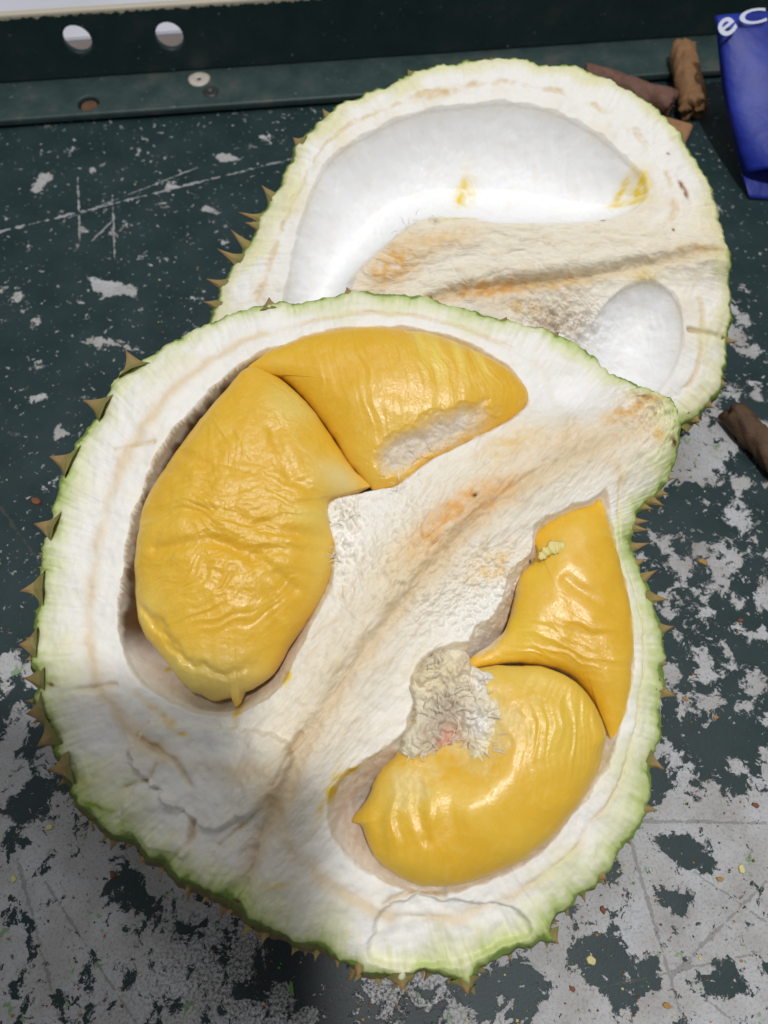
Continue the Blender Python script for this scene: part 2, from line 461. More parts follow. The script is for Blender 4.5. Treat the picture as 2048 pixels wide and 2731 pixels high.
# ------------------------------------------------------------------ back rail: steel angle bar, wall behind
def plate(name, L0, L1, H, T, holes, mat, parent, bevel=0.0008):
    """plate in local x (length) / y (width) with real holes, thickness T towards +z"""
    bm = bmesh.new()
    def loop(pts):
        vs = [bm.verts.new((p[0], p[1], 0)) for p in pts]
        return [bm.edges.new((vs[i], vs[(i + 1) % len(vs)])) for i in range(len(vs))]
    n = 24; ed = []
    xs = np.linspace(L0, L1, n)
    ed += loop([(x, 0) for x in xs] + [(x, H) for x in xs[::-1]])
    for (cx, cy, r) in holes:
        ed += loop([(cx + r * math.cos(a), cy + r * math.sin(a)) for a in np.linspace(0, 2 * math.pi, 40, endpoint=False)])
    bmesh.ops.triangle_fill(bm, edges=ed, use_beauty=True)
    bmesh.ops.recalc_face_normals(bm, faces=bm.faces)
    g = bmesh.ops.extrude_face_region(bm, geom=list(bm.faces))
    bmesh.ops.translate(bm, verts=[v for v in g['geom'] if isinstance(v, bmesh.types.BMVert)], vec=(0, 0, T))
    bmesh.ops.recalc_face_normals(bm, faces=bm.faces)
    es = [e for e in bm.edges if len(e.link_faces) == 2 and e.calc_face_angle(0) > 1.0]
    bmesh.ops.bevel(bm, geom=es, offset=bevel, segments=2, affect='EDGES', profile=0.5)
    me = bpy.data.meshes.new(name); bm.to_mesh(me); bm.free()
    return link(name, me, mat, parent)

def rail_mat(ca=(26, 48, 47), cb=(38, 58, 58), cc=(62, 60, 56), worn=True):
    m, nt, b = new_mat("rail_paint")
    co = objco(nt); sep = nd(nt, 'ShaderNodeSeparateXYZ'); nt.links.new(co, sep.inputs[0])
    n1 = noise(nt, co, 60, 6, 0.6); n2 = noise(nt, co, 260, 6, 0.65)
    c = mixc(nt, maprange(nt, n1, 0.35, 0.7), tuple(lin(ca)), tuple(lin(cb)))
    c = mixc(nt, maprange(nt, n1, 0.55, 0.75, 0, 0.6), c, tuple(lin(cc)))
    c = mixc(nt, maprange(nt, n2, 0.66, 0.70), c, tuple(lin((120, 130, 125))))
    edge = maprange(nt, sep.outputs[1], 0.0350, 0.0396, 0.0, 1.0 if worn else 0.0)
    c = mixc(nt, maprange(nt, math_n(nt, 'ADD', math_n(nt, 'MULTIPLY', n2, 0.7), math_n(nt, 'MULTIPLY', edge, 0.50)), 0.61, 0.68), c, tuple(lin((196, 186, 166))))
    nt.links.new(c, b.inputs['Base Color']); b.inputs['Roughness'].default_value = 0.45
    nt.links.new(bump(nt, n2, 0.4, 0.0004), b.inputs['Normal'])
    return m

def build_rail():
    ang = math.radians(6.0)
    p = on_z(480, 226, 0.006)                                    # a point on the flange's front edge
    root = empty("angle_bar", (p[0], p[1], 0.0)); root.rotation_euler = (0, 0, ang)
    tag(root, "dark green steel angle bar with two round holes bolted along the table edge", "angle bar")
    R = Matrix.Rotation(-ang, 3, 'Z')
    def loc(x, y, z):
        q = on_z(x, y, z); v = R @ Vector((q[0] - p[0], q[1] - p[1], 0)); return v.x, v.y
    M = rail_mat(); W = 0.038; TH = 0.0045
    hx, hy = loc(190, 222, 0.006)
    fl = plate("flange", -0.62, 0.60, W, TH, [(hx, hy, 0.0062)], rail_mat((44, 64, 62), (66, 82, 80), (94, 88, 80), False), root, 0.0012)  # same paint in lighter tones: stronger light on the flange put into its colour
    fl.location = (0, 0, 0.0015)
    # upright leg: rotate so local y is up
    def up(x, y):
        d = rays([(x, y)])[0]; n = np.array([-math.sin(ang), math.cos(ang), 0]); o = np.array([p[0], p[1], 0]) + n * (W - TH)
        t = ((o - CPOS) @ n) / (d @ n); q = CPOS + d * t; v = R @ Vector((q[0] - p[0], q[1] - p[1], 0)); return v.x, q[2]
    hs = [(*up(167, 87), 0.0080), (*up(366, 80), 0.0080)]
    HT = 0.040
    u = plate("upright_leg", -0.62, 0.60, HT, TH, [(a, b - 0.006, r) for a, b, r in hs], M, root, 0.0012)
    u.rotation_euler = (math.pi / 2, 0, 0); u.location = (0, W, 0.0062)
    # screws on the flange
    def screw(x, y, r, mat, name, h):
        bm = bmesh.new(); n = 28; cx, cy = loc(x, y, 0.006)
        prof = [(r, 0), (r, h * .5), (r * .85, h), (r * .3, h * 1.15), (r * .2, h * 0.5), (r * 0.05, h * 0.45)]
        rings = [[bm.verts.new((cx + a * math.cos(t) * (1 + .05 * math.sin(3 * t)), cy + a * math.sin(t), 0.0055 + z)) for t in np.linspace(0, 2 * math.pi, n, endpoint=False)] for a, z in prof]
        for k in range(len(rings) - 1):
            for i in range(n): bm.faces.new((rings[k][i], rings[k][(i + 1) % n], rings[k + 1][(i + 1) % n], rings[k + 1][i]))
        bm.faces.new(rings[-1]); bm.faces.new(rings[0][::-1])
        me = bpy.data.meshes.new(name); bm.to_mesh(me); bm.free()
        for f in me.polygons: f.use_smooth = True
        return link(name, me, mat, root)
    s1 = screw(430, 171, 0.0068, simple_mat("bare_screw_head", (206, 196, 184), 0.45, 300, 0.4), "screw", 0.0010); s1["label"] = "pale bare screw head"
    s2 = screw(455, 199, 0.0050, simple_mat("painted_screw_head", (58, 60, 58), 0.4, 200, 0.5), "screw", 0.0012); s2["label"] = "dark painted screw head"
    bm = bmesh.new(); bmesh.ops.create_cone(bm, cap_ends=True, segments=24, radius1=0.006, radius2=0.005, depth=0.003)
    me = bpy.data.meshes.new("rusty_bolt"); bm.to_mesh(me); bm.free()
    rb = link("rusty_bolt", me, simple_mat("rust", (112, 78, 56), 0.8, 400, 0.8, 500, 0.6), root); rb.location = (hx, hy, 0.0022)
    # what lies behind the bar: a brown strip, then a pale worktop
    n = np.array([-math.sin(ang), math.cos(ang)])
    def slab(name, mat, d0, d1, z0, z1):
        bm = bmesh.new(); bmesh.ops.create_cube(bm, size=1.0); bmesh.ops.scale(bm, vec=(1.7, d1 - d0, z1 - z0), verts=bm.verts)
        bmesh.ops.bevel(bm, geom=list(bm.edges), offset=.0008, segments=2, affect='EDGES')
        me = bpy.data.meshes.new(name); bm.to_mesh(me); bm.free()
        o = link(name, me, mat); c = p[:2] + n * (W + (d0 + d1) / 2); o.location = (c[0], c[1], (z0 + z1) / 2); o.rotation_euler = (0, 0, ang); tag(o, kind="structure")
    slab("brown_strip", simple_mat("brown_ledge", (132, 120, 116), 0.7, 60, 0.3), 0.001, 0.034, 0.0006, 0.0050)
    slab("pale_worktop", simple_mat("pale_laminate", (214, 215, 224), 0.5, 30, 0.12, 200, 0.1), 0.0345, 0.60, 0.0006, 0.0070)
build_rail()

# ------------------------------------------------------------------ durian halves
FRONT = Plane(O=on_z(800, 1380, 0.070), V=(0, math.cos(math.radians(10)), math.sin(math.radians(10))), N=(0, -math.sin(math.radians(10)), math.cos(math.radians(10))))
_t = math.radians(20)
REAR = Plane(O=on_z(1050, 480, 0.074), V=(0, math.cos(_t), math.sin(_t)), N=(0, -math.sin(_t), math.cos(_t)))

F_OUT = [(1452, 925), (1425, 872), (1330, 815), (1280, 765), (1215, 722), (1090, 692), (1000, 670), (930, 648), (840, 638), (760, 632), (680, 645), (590, 654),
         (520, 670), (450, 697), (370, 742), (300, 785), (240, 840), (200, 900), (155, 985), (118, 1090), (92, 1180), (76, 1280), (66, 1370), (76, 1460),
         (86, 1540), (112, 1620), (148, 1690), (195, 1755), (270, 1812), (350, 1852), (430, 1900), (510, 1947), (600, 2000), (690, 2055), (780, 2095), (830, 2102), (870, 2124), (905, 2103),
         (960, 2105), (1008, 2132), (1035, 2092), (1080, 2066), (1130, 2045), (1165, 2030), (1200, 2034), (1185, 2005), (1215, 1972), (1290, 1910), (1335, 1850), (1375, 1790), (1402, 1700),
         (1420, 1600), (1433, 1500), (1428, 1400), (1413, 1290), (1386, 1220), (1367, 1160), (1380, 1105), (1428, 1060), (1448, 1010), (1454, 960)]
F_CAV1 = [(1142, 855), (1115, 800), (1050, 762), (960, 722), (860, 706), (770, 708), (680, 722), (600, 750), (525, 788), (450, 850), (375, 935), (325, 1025), (290, 1115), (270, 1220),
          (258, 1330), (268, 1405), (300, 1465), (350, 1505), (420, 1535), (480, 1545), (540, 1532), (605, 1485), (640, 1420), (688, 1325), (716, 1255), (722, 1190), (706, 1130), (712, 1082),
          (800, 1062), (860, 1050), (925, 1002), (1000, 962), (1062, 934), (1112, 905)]
F_CAV2 = [(1302, 1062), (1312, 1110), (1332, 1200), (1352, 1270), (1366, 1350), (1366, 1430), (1350, 1530), (1320, 1630), (1275, 1705), (1225, 1775), (1172, 1835), (1090, 1885), (990, 1925),
          (900, 1930), (815, 1895), (752, 1845), (716, 1785), (712, 1722), (750, 1672), (805, 1635), (865, 1592), (892, 1530), (888, 1470), (915, 1420), (968, 1395), (1010, 1392), (1030, 1365), (1062, 1335),
          (1086, 1290), (1106, 1240), (1148, 1195), (1152, 1148), (1215, 1105), (1275, 1085)]
A1 = [(532, 800), (600, 757), (680, 728), (780, 714), (880, 720), (970, 740), (1050, 777), (1112, 812), (1140, 855), (1122, 895), (1060, 932), (1000, 962), (920, 1005), (860, 1050), (815, 1058),
      (800, 1052), (757, 1008), (719, 948), (688, 904), (646, 852), (590, 810)]
A2 = [(538, 797), (592, 814), (650, 857), (692, 910), (722, 952), (760, 1012), (802, 1054), (760, 1068), (716, 1088), (716, 1140), (724, 1190), (704, 1270), (664, 1340), (618, 1410), (597, 1446), (574, 1472),
      (545, 1490), (526, 1498), (519, 1520), (508, 1526), (500, 1508), (465, 1513), (430, 1500), (410, 1490), (360, 1430), (315, 1370), (295, 1290), (300, 1180), (320, 1080), (378, 985), (430, 917), (490, 845)]
A3 = [(1299, 1062), (1312, 1130), (1342, 1230), (1364, 1340), (1362, 1450), (1347, 1550), (1312, 1642), (1300, 1640), (1305, 1580), (1276, 1508), (1226, 1457), (1160, 1436), (1085, 1434), (1012, 1444), (1020, 1420),
      (1060, 1390), (1098, 1350), (1112, 1290), (1126, 1240), (1158, 1200), (1152, 1150), (1215, 1108), (1275, 1087)]
A4 = [(1010, 1446), (1085, 1438), (1160, 1440), (1222, 1462), (1272, 1512), (1302, 1582), (1292, 1660), (1245, 1740), (1185, 1810), (1100, 1872), (1000, 1907), (920, 1912), (850, 1887), (800, 1835),
      (780, 1785), (762, 1772), (790, 1730), (820, 1665), (868, 1612), (895, 1540), (920, 1480), (960, 1452)]
TORN = [(862, 1610), (890, 1540), (884, 1475), (912, 1418), (962, 1398), (1005, 1402), (1020, 1440), (1065, 1452), (1130, 1482), (1146, 1525), (1116, 1590), (1080, 1650), (1015, 1685), (950, 1695), (900, 1665)]

R_OUT = [(1472, 918), (1540, 862), (1566, 790), (1578, 720), (1575, 640), (1562, 560), (1553, 500), (1540, 430), (1510, 360), (1470, 292), (1420, 242), (1370, 202), (1290, 165), (1210, 145),
         (1130, 132), (1050, 130), (960, 140), (890, 154), (830, 188), (760, 215), (700, 252), (650, 300), (622, 368), (592, 420), (556, 490), (522, 540), (492, 592), (466, 642), (452, 692),
         (450, 735), (500, 752), (620, 738), (760, 722), (930, 738), (1090, 778), (1215, 818), (1310, 880), (1400, 930)]
R_CAV1 = [(1395, 400), (1335, 328), (1232, 258), (1120, 224), (1010, 228), (900, 245), (800, 288), (722, 338), (682, 400), (652, 480), (632, 560), (622, 620), (616, 680), (640, 730), (700, 720),
          (745, 650), (765, 600), (805, 558), (862, 510), (905, 478), (960, 470), (1020, 476), (1100, 484), (1200, 482), (1300, 476), (1372, 450)]
R_CAV2 = [(1312, 655), (1350, 624), (1400, 612), (1450, 635), (1474, 700), (1464, 780), (1425, 842), (1385, 878), (1330, 885), (1268, 852), (1232, 790), (1250, 730), (1288, 690)]

def cr(P, plane, n=160, w=0.0):
    return plane.uv(smooth_closed(P, n), w)

class Field:
    def __init__(self, plane, pts, n=340):
        self.plane = plane
        lo = pts.min(0) - 0.012; hi = pts.max(0) + 0.012
        self.g = Grid(lo, hi, n)
    def poly(self, P, n=150):
        A = poly_sdf(cr(P, self.plane, n), self.g.X, self.g.Y)
        return lambda u, v: self.g.sample(A, u, v)
    def line(self, P):
        q = self.plane.uv(np.array(P, float)); return lambda u, v: line_dist(q, u, v)

def polar(outline, centre, S, M, power=0.75, nz=None, nseed=3):
    """outline resampled by angle so that every ray from the centre meets it once"""
    d = outline - centre
    a = np.unwrap(np.arctan2(d[:, 1], d[:, 0]))
    if a[-1] < a[0]: outline = outline[::-1]; d = outline - centre; a = np.unwrap(np.arctan2(d[:, 1], d[:, 0]))
    keep = a > np.r_[-1e9, np.maximum.accumulate(a)[:-1]] + 1e-5
    o = outline[keep]; o = resample(o, S)
    if nz is not None:
        d = o - centre; r = np.linalg.norm(d, axis=1); s = np.arange(S) / S
        k = sum(amp * perlin(s * f, np.full(S, 0.37 + i), nseed + i) * 1.0 for i, (amp, f) in enumerate(nz))
        e = np.linspace(0, 1, S); k = k * sst(0, 0.01, e) * sst(1, 0.99, e)
        o = o + d / r[:, None] * k[:, None]
    t = (np.linspace(0.002, 1, M)) ** power
    uv = centre + t[:, None, None] * (o[None] - centre)
    return o, t, uv

def blobs(plane, specs, u, v, rgb, seed=40):
    for i, (x, y, rx, ry, ang, c, k, *dep) in enumerate(specs):
        q = plane.uv(np.array([(x, y), (x + 40, y), (x, y + 40)], float), dep[0] if dep else 0.0); sx = np.linalg.norm(q[1] - q[0]) / 40; sy = np.linalg.norm(q[2] - q[0]) / 40
        a = math.radians(ang); du = (u - q[0, 0]) / sx; dv = -(v - q[0, 1]) / sy
        e1 = (du * math.cos(a) + dv * math.sin(a)) / rx; e2 = (-du * math.sin(a) + dv * math.cos(a)) / ry
        near = (np.abs(e1) < 3) & (np.abs(e2) < 3)
        if not near.any(): continue
        n = np.zeros_like(u); n[near] = fbm(u[near] * 260, v[near] * 260, 3, seed + i)
        f = np.clip(k * np.exp(-(e1 ** 2 + e2 ** 2)) * (1 + 1.0 * n), 0, 1)
        rgb = rgb * (1 - f[..., None]) + lin(c) * f[..., None]
    return rgb

def mixf(rgb, c, f):
    f = np.clip(f, 0, 1)[..., None]; return rgb * (1 - f) + lin(c) * f

def build_husk(name, plane, out_px, centre_px, S, M, shape, label, base_frac, bulge):
    out = cr(out_px, plane, 900, -0.0062); centre = plane.uv(np.array([centre_px], float))[0]
    o, t, uv = polar(out, centre, S, M, 0.75, nz=((0.0015, 34), (0.0013, 90), (0.0008, 240), (0.0004, 460)))
    fld = Field(plane, o)
    osdf = poly_sdf(resample(o, 420), fld.g.X, fld.g.Y)
    u, v = uv[..., 0], uv[..., 1]
    d_out = np.maximum(fld.g.sample(osdf, u, v), 0)
    r = np.linalg.norm(o - centre, axis=1)
    d_out = np.minimum(d_out, (1 - t)[:, None] * r[None] * 1.001)
    s = np.broadcast_to(np.arange(S)[None] / S, u.shape)
    w, rgb, smooth, fibr = shape(fld, u, v, d_out, s)
    root = empty(name); base = plane.world(np.array(centre[0]), np.array(centre[1]), np.array(0.0))
    root.location = (base[0], base[1], 0)
    V = plane.world(u, v, w).reshape(-1, 3)
    c0 = V[:S].mean(0)
    VV = np.concatenate([V, c0[None]]) - np.array(root.location)
    Q, T = polar_faces(t, S)
    me = mesh_arrays("pith", VV, Q, T)
    set_col(me, np.concatenate([rgb.reshape(-1, 3), rgb[0].mean(0)[None]])); set_float(me, "smoothness", np.r_[smooth.ravel(), smooth[0, 0]]); set_col(me, np.concatenate([fibr.reshape(-1, 3), fibr[0, :1]]), "fibrous")
    link("pith", me, M_PITH, root)
    # outer rind: from the rim down to the table
    K = 46; q = np.linspace(0, 1, K)
    edge = V.reshape(M, S, 3)[-1]
    cw = plane.world(np.array(centre[0]), np.array(centre[1]), np.array(0.0)); cw[2] = 0
    ang = np.arctan2(edge[:, 1] - cw[1], edge[:, 0] - cw[0]); bl = bulge(ang)
    hor = edge[:, :2] - cw[:2]; rr = np.linalg.norm(hor, axis=1); hn = hor / rr[:, None]
    zb = 0.003
    rind = np.zeros((K, S, 3))
    for k in range(K):
        f = q[k] * math.pi / 2
        rad = rr * np.cos(f) ** 0.95 + bl * np.sin(min(1.0, q[k] * 2.2) * math.pi)
        lump = 0.0012 * perlin(np.arange(S) / S * 70, np.full(S, q[k] * 14.0), 9) * min(1, q[k] * 12)
        rad = np.maximum(rad + lump, 0.0005)
        rind[k, :, :2] = cw[:2] + hn * rad[:, None]
        rind[k, :, 2] = edge[:, 2] + (zb - edge[:, 2]) * math.sin(f) ** 1.15
    rind[0] = edge
    Vr = rind.reshape(-1, 3) - np.array(root.location)
    me = mesh_arrays("rind", Vr, ring_quads(K, S)[:, ::-1])
    sr = np.broadcast_to(np.arange(S)[None] / S, (K, S)); qr = np.broadcast_to(q[:, None], (K, S))
    n = fbm(sr * 90, qr * 18, 3, 21)
    col = np.broadcast_to(lin((96, 118, 42)), (K, S, 3)).copy()
    col = mixf(col, (112, 86, 46), sst(0.01, 0.06, qr + 0.03 * n)); col = mixf(col, (74, 92, 36), 0.55 * sst(0.0, 0.7, n))
    set_col(me, col.reshape(-1, 3))
    rd = link("rind", me, M_RIND, root)
    tag(root, label, "durian half")
    return dict(root=root, rind=rd, edge=edge, grid=rind, o=o, centre=centre, plane=plane, cw=cw)

# --- thorns: shared meshes, one object each
def thorn_mesh(k, dark):
    n = 7; rng = random.Random(k); prof = [(1.25, -0.15), (0.78, 0.12), (0.46, 0.36), (0.21, 0.68), (0.03, 1.0)]
    bx, by = rng.uniform(-.18, .18), rng.uniform(-.18, .18); V = []; C = []
    for j, (r, z) in enumerate(prof):
        for i in range(n):
            a = 2 * math.pi * i / n
            V.append((r * math.cos(a) * (1 + rng.uniform(-.12, .12)) + bx * z * z, r * math.sin(a) * (1 + rng.uniform(-.12, .12)) + by * z * z, z))
            c0 = lin((156, 150, 84)); c1 = lin((182, 154, 100)); c2 = lin((128, 90, 58))
            f = max(0, min(1, z)); c = c0 + (c1 - c0) * min(1, f * (2.4 if dark else 1.4)); c = c + (c2 - c) * max(0, (f - .6) / .4) * .8
            C.append(c)
    me = mesh_arrays("thorn", np.array(V), ring_quads(len(prof), n))
    set_col(me, np.array(C)); me.materials.append(M_THORN)
    for p in me.polygons: p.use_smooth = (rng.random() < 0.5)
    return me
THORNS = [thorn_mesh(k, k % 2) for k in range(8)]

def put_thorn(h, base, direc, width, length):
    o = bpy.data.objects.new("thorn", random.choice(THORNS)); COL.objects.link(o); o.parent = h['rind']
    z = Vector(direc).normalized(); q = z.to_track_quat('Z', 'Y') @ Quaternion((0, 0, 1), random.uniform(0, 6.28))
    o.matrix_local = Matrix.Translation(Vector(base) - Vector(h['root'].location)) @ q.to_matrix().to_4x4() @ Matrix.Diagonal((width, width, length, 1))

def thorns(h, tips, rows, spacing, size, skip=None):
    pl = h['plane']
    for (x, y, wd) in tips:
        q = pl.uv(np.array([(x, y)], float), -0.006)[0]
        j = np.argmin(np.linalg.norm(h['o'] - q, axis=1)); b = h['o'][j]; b = b + (h['centre'] - b) * 0.015
        B = pl.world(np.array(b[0]), np.array(b[1]), np.array(-0.0072)); T = pl.world(np.array(q[0]), np.array(q[1]), np.array(-0.0055))
        put_thorn(h, B, T - B, wd, np.linalg.norm(T - B))
    G = h['grid']; K, S, _ = G.shape
    for r, qk in enumerate(rows):
        k = int(qk * (K - 1)); ring = G[k]
        per = np.linalg.norm(np.roll(ring, -1, 0) - ring, axis=1).sum(); cnt = int(per / spacing)
        for i in range(cnt):
            s = int((i + 0.5 * (r % 2) + random.uniform(-.2, .2)) / cnt * S) % S
            p = ring[s]
            if skip is not None and skip(p): continue
            tu = G[k, (s + 4) % S] - G[k, s - 4]; tv = G[min(K - 1, k + 2), s] - G[max(0, k - 2), s]
            n = np.cross(tu, tv); n /= np.linalg.norm(n) + 1e-12
            if n @ (p - np.array([*h['cw'][:2], 0.05])) < 0: n = -n
            L = size * random.uniform(0.75, 1.15)
            if p[2] + n[2] * L < 0.0005: L = max(0.003, min(L, (p[2] - 0.0005) / max(1e-3, -n[2])))
            put_thorn(h, p - n * 0.0004, n + np.array([random.uniform(-.15, .15), random.uniform(-.15, .15), 0]), size * random.uniform(.42, .6), L)

# ---- the near half
def front_shape(fld, u, v, d_out, s):
    pl = FRONT
    c1 = fld.poly(F_CAV1)(u, v); c2 = fld.poly(F_CAV2)(u, v)
    cav = np.maximum(c1, c2); d_cav = np.maximum(-cav, 0)
    rho = d_out / (d_out + d_cav + 1e-5)
    core, tc = fld.line([(1425, 905), (1300, 950), (1150, 1010), (960, 1150), (820, 1320), (720, 1480), (640, 1650), (520, 1950)])(u, v)
    groove, tg = fld.line([(1400, 920), (1180, 1020), (1060, 1100), (960, 1200), (850, 1330), (760, 1450), (690, 1560), (640, 1660), (575, 1800), (515, 1950)])(u, v)
    nb = fbm(u * 45, v * 45, 4, 1); nf = fbm(u * 240, v * 240, 4, 2); nm = fbm(u * 110, v * 110, 3, 3)
    rad = perlin(s * 520, d_out * 60, 5) + 0.6 * perlin(s * 1100, d_out * 90, 6)
    rim = sst(0.030, 0.004, d_out)
    w = -0.0055 * np.exp(-d_out / 0.0045) - 0.0012 * np.exp(-d_out / 0.015)
    w += 0.0011 * nb + 0.00045 * nm + 0.00022 * nf + 0.00030 * rad * rim
    w += 0.0085 * np.exp(-(core / 0.019) ** 2)
    gn = groove + 0.0012 * nm
    w += -0.0034 * np.exp(-(gn / 0.0030) ** 2) * (0.35 + 0.65 * sst(0.12, 0.3, tg))
    # streaks that run along the core
    ax = pl.uv(np.array([(1300, 950), (640, 1650)], float)); a = ax[1] - ax[0]; a /= np.linalg.norm(a)
    al = u * a[0] + v * a[1]; ac = -u * a[1] + v * a[0]
    streak = fbm(al * 55 + 0.5 * nm, ac * 300 + 1.2 * nb, 3, 12)
    corem = np.exp(-(core / 0.024) ** 2)
    w += (0.0005 * streak + 0.00028 * fbm(al * 130, ac * 800, 2, 14)) * corem
    # torn fibrous patches on the septum
    for (x, y, rx, ry, amp) in ((850, 1180, .016, .022, .0008), (1060, 1250, .018, .012, .0013), (980, 1330, .018, .010, .0008), (1395, 890, .010, .012, .0026), (745, 1130, .006, .012, .0020), (745, 1230, .005, .012, .0014)):
        q = pl.uv(np.array([(x, y)], float))[0]
        m = np.exp(-((u - q[0]) / rx) ** 2 - ((v - q[1]) / ry) ** 2)
        w += amp * m * (np.abs(fbm(u * 300, v * 300, 4, 17)) * 1.6 - 0.5)
    # empty locule end near the stalk
    q = pl.uv(np.array([(1235, 845)], float))[0]
    e = np.exp(-((u - q[0]) / .017) ** 2 - ((v - q[1]) / .013) ** 2)
    w += -0.0085 * e
    # broken pads and cracks at the lower left
    pads = 0
    for P, hgt in (([(300, 1585), (360, 1560), (480, 1568), (600, 1585), (642, 1620), (604, 1700), (530, 1760), (450, 1785), (412, 1765), (335, 1700), (290, 1650)], .0034),
                   ([(278, 1712), (330, 1692), (420, 1782), (392, 1852), (330, 1835), (248, 1795)], .0022),
                   ([(830, 1962), (900, 1936), (1000, 1945), (1110, 1965), (1150, 2012), (1130, 2040), (1050, 2075), (950, 2095), (860, 2100), (795, 2080), (805, 2010)], -.0034)):
        sd = fld.poly(P, 90)(u, v) + 0.0014 * nm + 0.0006 * nf
        f = sst(-0.0005, 0.0012, sd); w += hgt * f; pads = np.maximum(pads, f)
        w += 0.0008 * f * nb
    crk = np.full(u.shape, 1.0)
    for P in ([(600, 1690), (640, 1610), (655, 1585)], [(530, 1940), (565, 1810), (600, 1700)], [(270, 1700), (330, 1680), (345, 1650)], [(420, 1775), (410, 1820), (360, 1865)],
              [(480, 1820), (540, 1770), (600, 1700)], [(245, 970), (330, 955)], [(170, 1490), (250, 1478)], [(830, 1955), (880, 1930), (960, 1935)], [(300, 1590), (380, 1640), (420, 1700)]):
        crk = np.minimum(crk, fld.line(P)(u, v)[0] + 0.0009 * (nm + 0.6))
    ck = np.exp(-(crk / 0.0011) ** 2)
    w -= 0.0017 * ck
    # seam between the inner and the outer layer of the rind
    seam = np.exp(-((rho - 0.67 + 0.05 * nm) / 0.035) ** 2) * sst(0.0006, 0.004, d_cav) * sst(0.010, 0.006, d_cav)
    w -= 0.0009 * seam * (0.5 + nm)
    # locules
    e1 = np.clip((c1 + 0.0006 + 0.0007 * nm + 0.0003 * nf) / 0.026, 0, 1); e2 = np.clip((c2 + 0.0008 + 0.0009 * nm + 0.0005 * nf) / 0.026, 0, 1)
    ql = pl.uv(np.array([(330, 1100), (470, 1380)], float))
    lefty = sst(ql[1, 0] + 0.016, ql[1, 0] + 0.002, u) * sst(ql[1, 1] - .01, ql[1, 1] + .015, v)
    p1 = 1.05 - 0.58 * lefty
    w -= 0.034 * (e1 * (2 - e1)) ** p1 + 0.032 * (e2 * (2 - e2)) ** 1.05
    w += 0.0006 * np.exp(-(d_cav / 0.004) ** 2) * (cav < 0)
    # ---- colour of the flesh itself, with shade painted into the left gap
    rgb = np.broadcast_to(lin((246, 243, 237)), u.shape + (3,)).copy()
    rgb = mixf(rgb, (240, 229, 210), 0.34 * sst(-0.1, 0.7, nb))
    rgb = mixf(rgb, (235, 220, 198), 0.30 * sst(0.0, 0.8, rad) * rim)
    rgb = mixf(rgb, (228, 206, 168), 0.75 * np.exp(-((rho - 0.66 + 0.04 * nm) / 0.07) ** 2) * sst(0.05, 0.6, nb * 0.5 + 0.5) * (d_cav < 0.022) * sst(0.0005, 0.003, d_cav))
    rgb = mixf(rgb, (242, 228, 198), 0.75 * np.exp(-(core / 0.017) ** 2) * sst(1.05, 0.75, tc))
    rgb = mixf(rgb, (214, 186, 140), 0.50 * np.exp(-(gn / 0.0035) ** 2))
    rgb = mixf(rgb, (230, 206, 164), 0.40 * corem * sst(0.1, 0.9, streak) * sst(1.05, 0.6, tc))
    rgb = mixf(rgb, (206, 178, 130), 0.6 * ck)
    rgb = mixf(rgb, (244, 244, 246), 0.8 * e)
    wall = sst(0, 0.004, cav)
    rgb = mixf(rgb, (238, 224, 212), 0.8 * wall)
    gap_shade = sst(-0.0004, 0.0002, c1) * sst(ql[1, 0] + 0.03, ql[1, 0] + 0.012, u) * sst(ql[1, 1] - .008, ql[1, 1] + .006, v)
    rgb = mixf(rgb, (112, 76, 38), 0.97 * gap_shade)  # darkness and yellow bounce of the deep gap painted onto its wall
    dn = d_out * (1.0 - 0.55 * rad * sst(.014, .002, d_out)) + 0.0018 * nm + 0.0006 * nf
    k = np.clip(0.58 + 0.6 * nb, 0.4, 1.2)
    for x, y, rx, ry, kk in ((1400, 1700, .012, .035, .45), (1310, 1890, .02, .02, .4), (1400, 1290, .01, .03, .4), (150, 1000, .02, .05, .4), (80, 1400, .015, .04, .3), (200, 1740, .03, .02, .5), (1100, 2060, .03, .012, .3), (700, 640, .05, .01, .3)):
        q = pl.uv(np.array([(x, y)], float))[0]; k = k + kk * np.exp(-((u - q[0]) / rx) ** 2 - ((v - q[1]) / ry) ** 2)
    rgb = mixf(rgb, (226, 228, 178), 0.75 * sst(0.0125, 0.003, dn / k * 0.62))
    rgb = mixf(rgb, (190, 206, 122), 0.85 * sst(0.0052, 0.0012, dn / k * 0.72))
    rgb = mixf(rgb, (124, 148, 66), sst(0.0018, 0.0004, dn / k * .8))
    O1 = (236, 176, 98); Y1 = (232, 200, 60); B1 = (120, 76, 40)
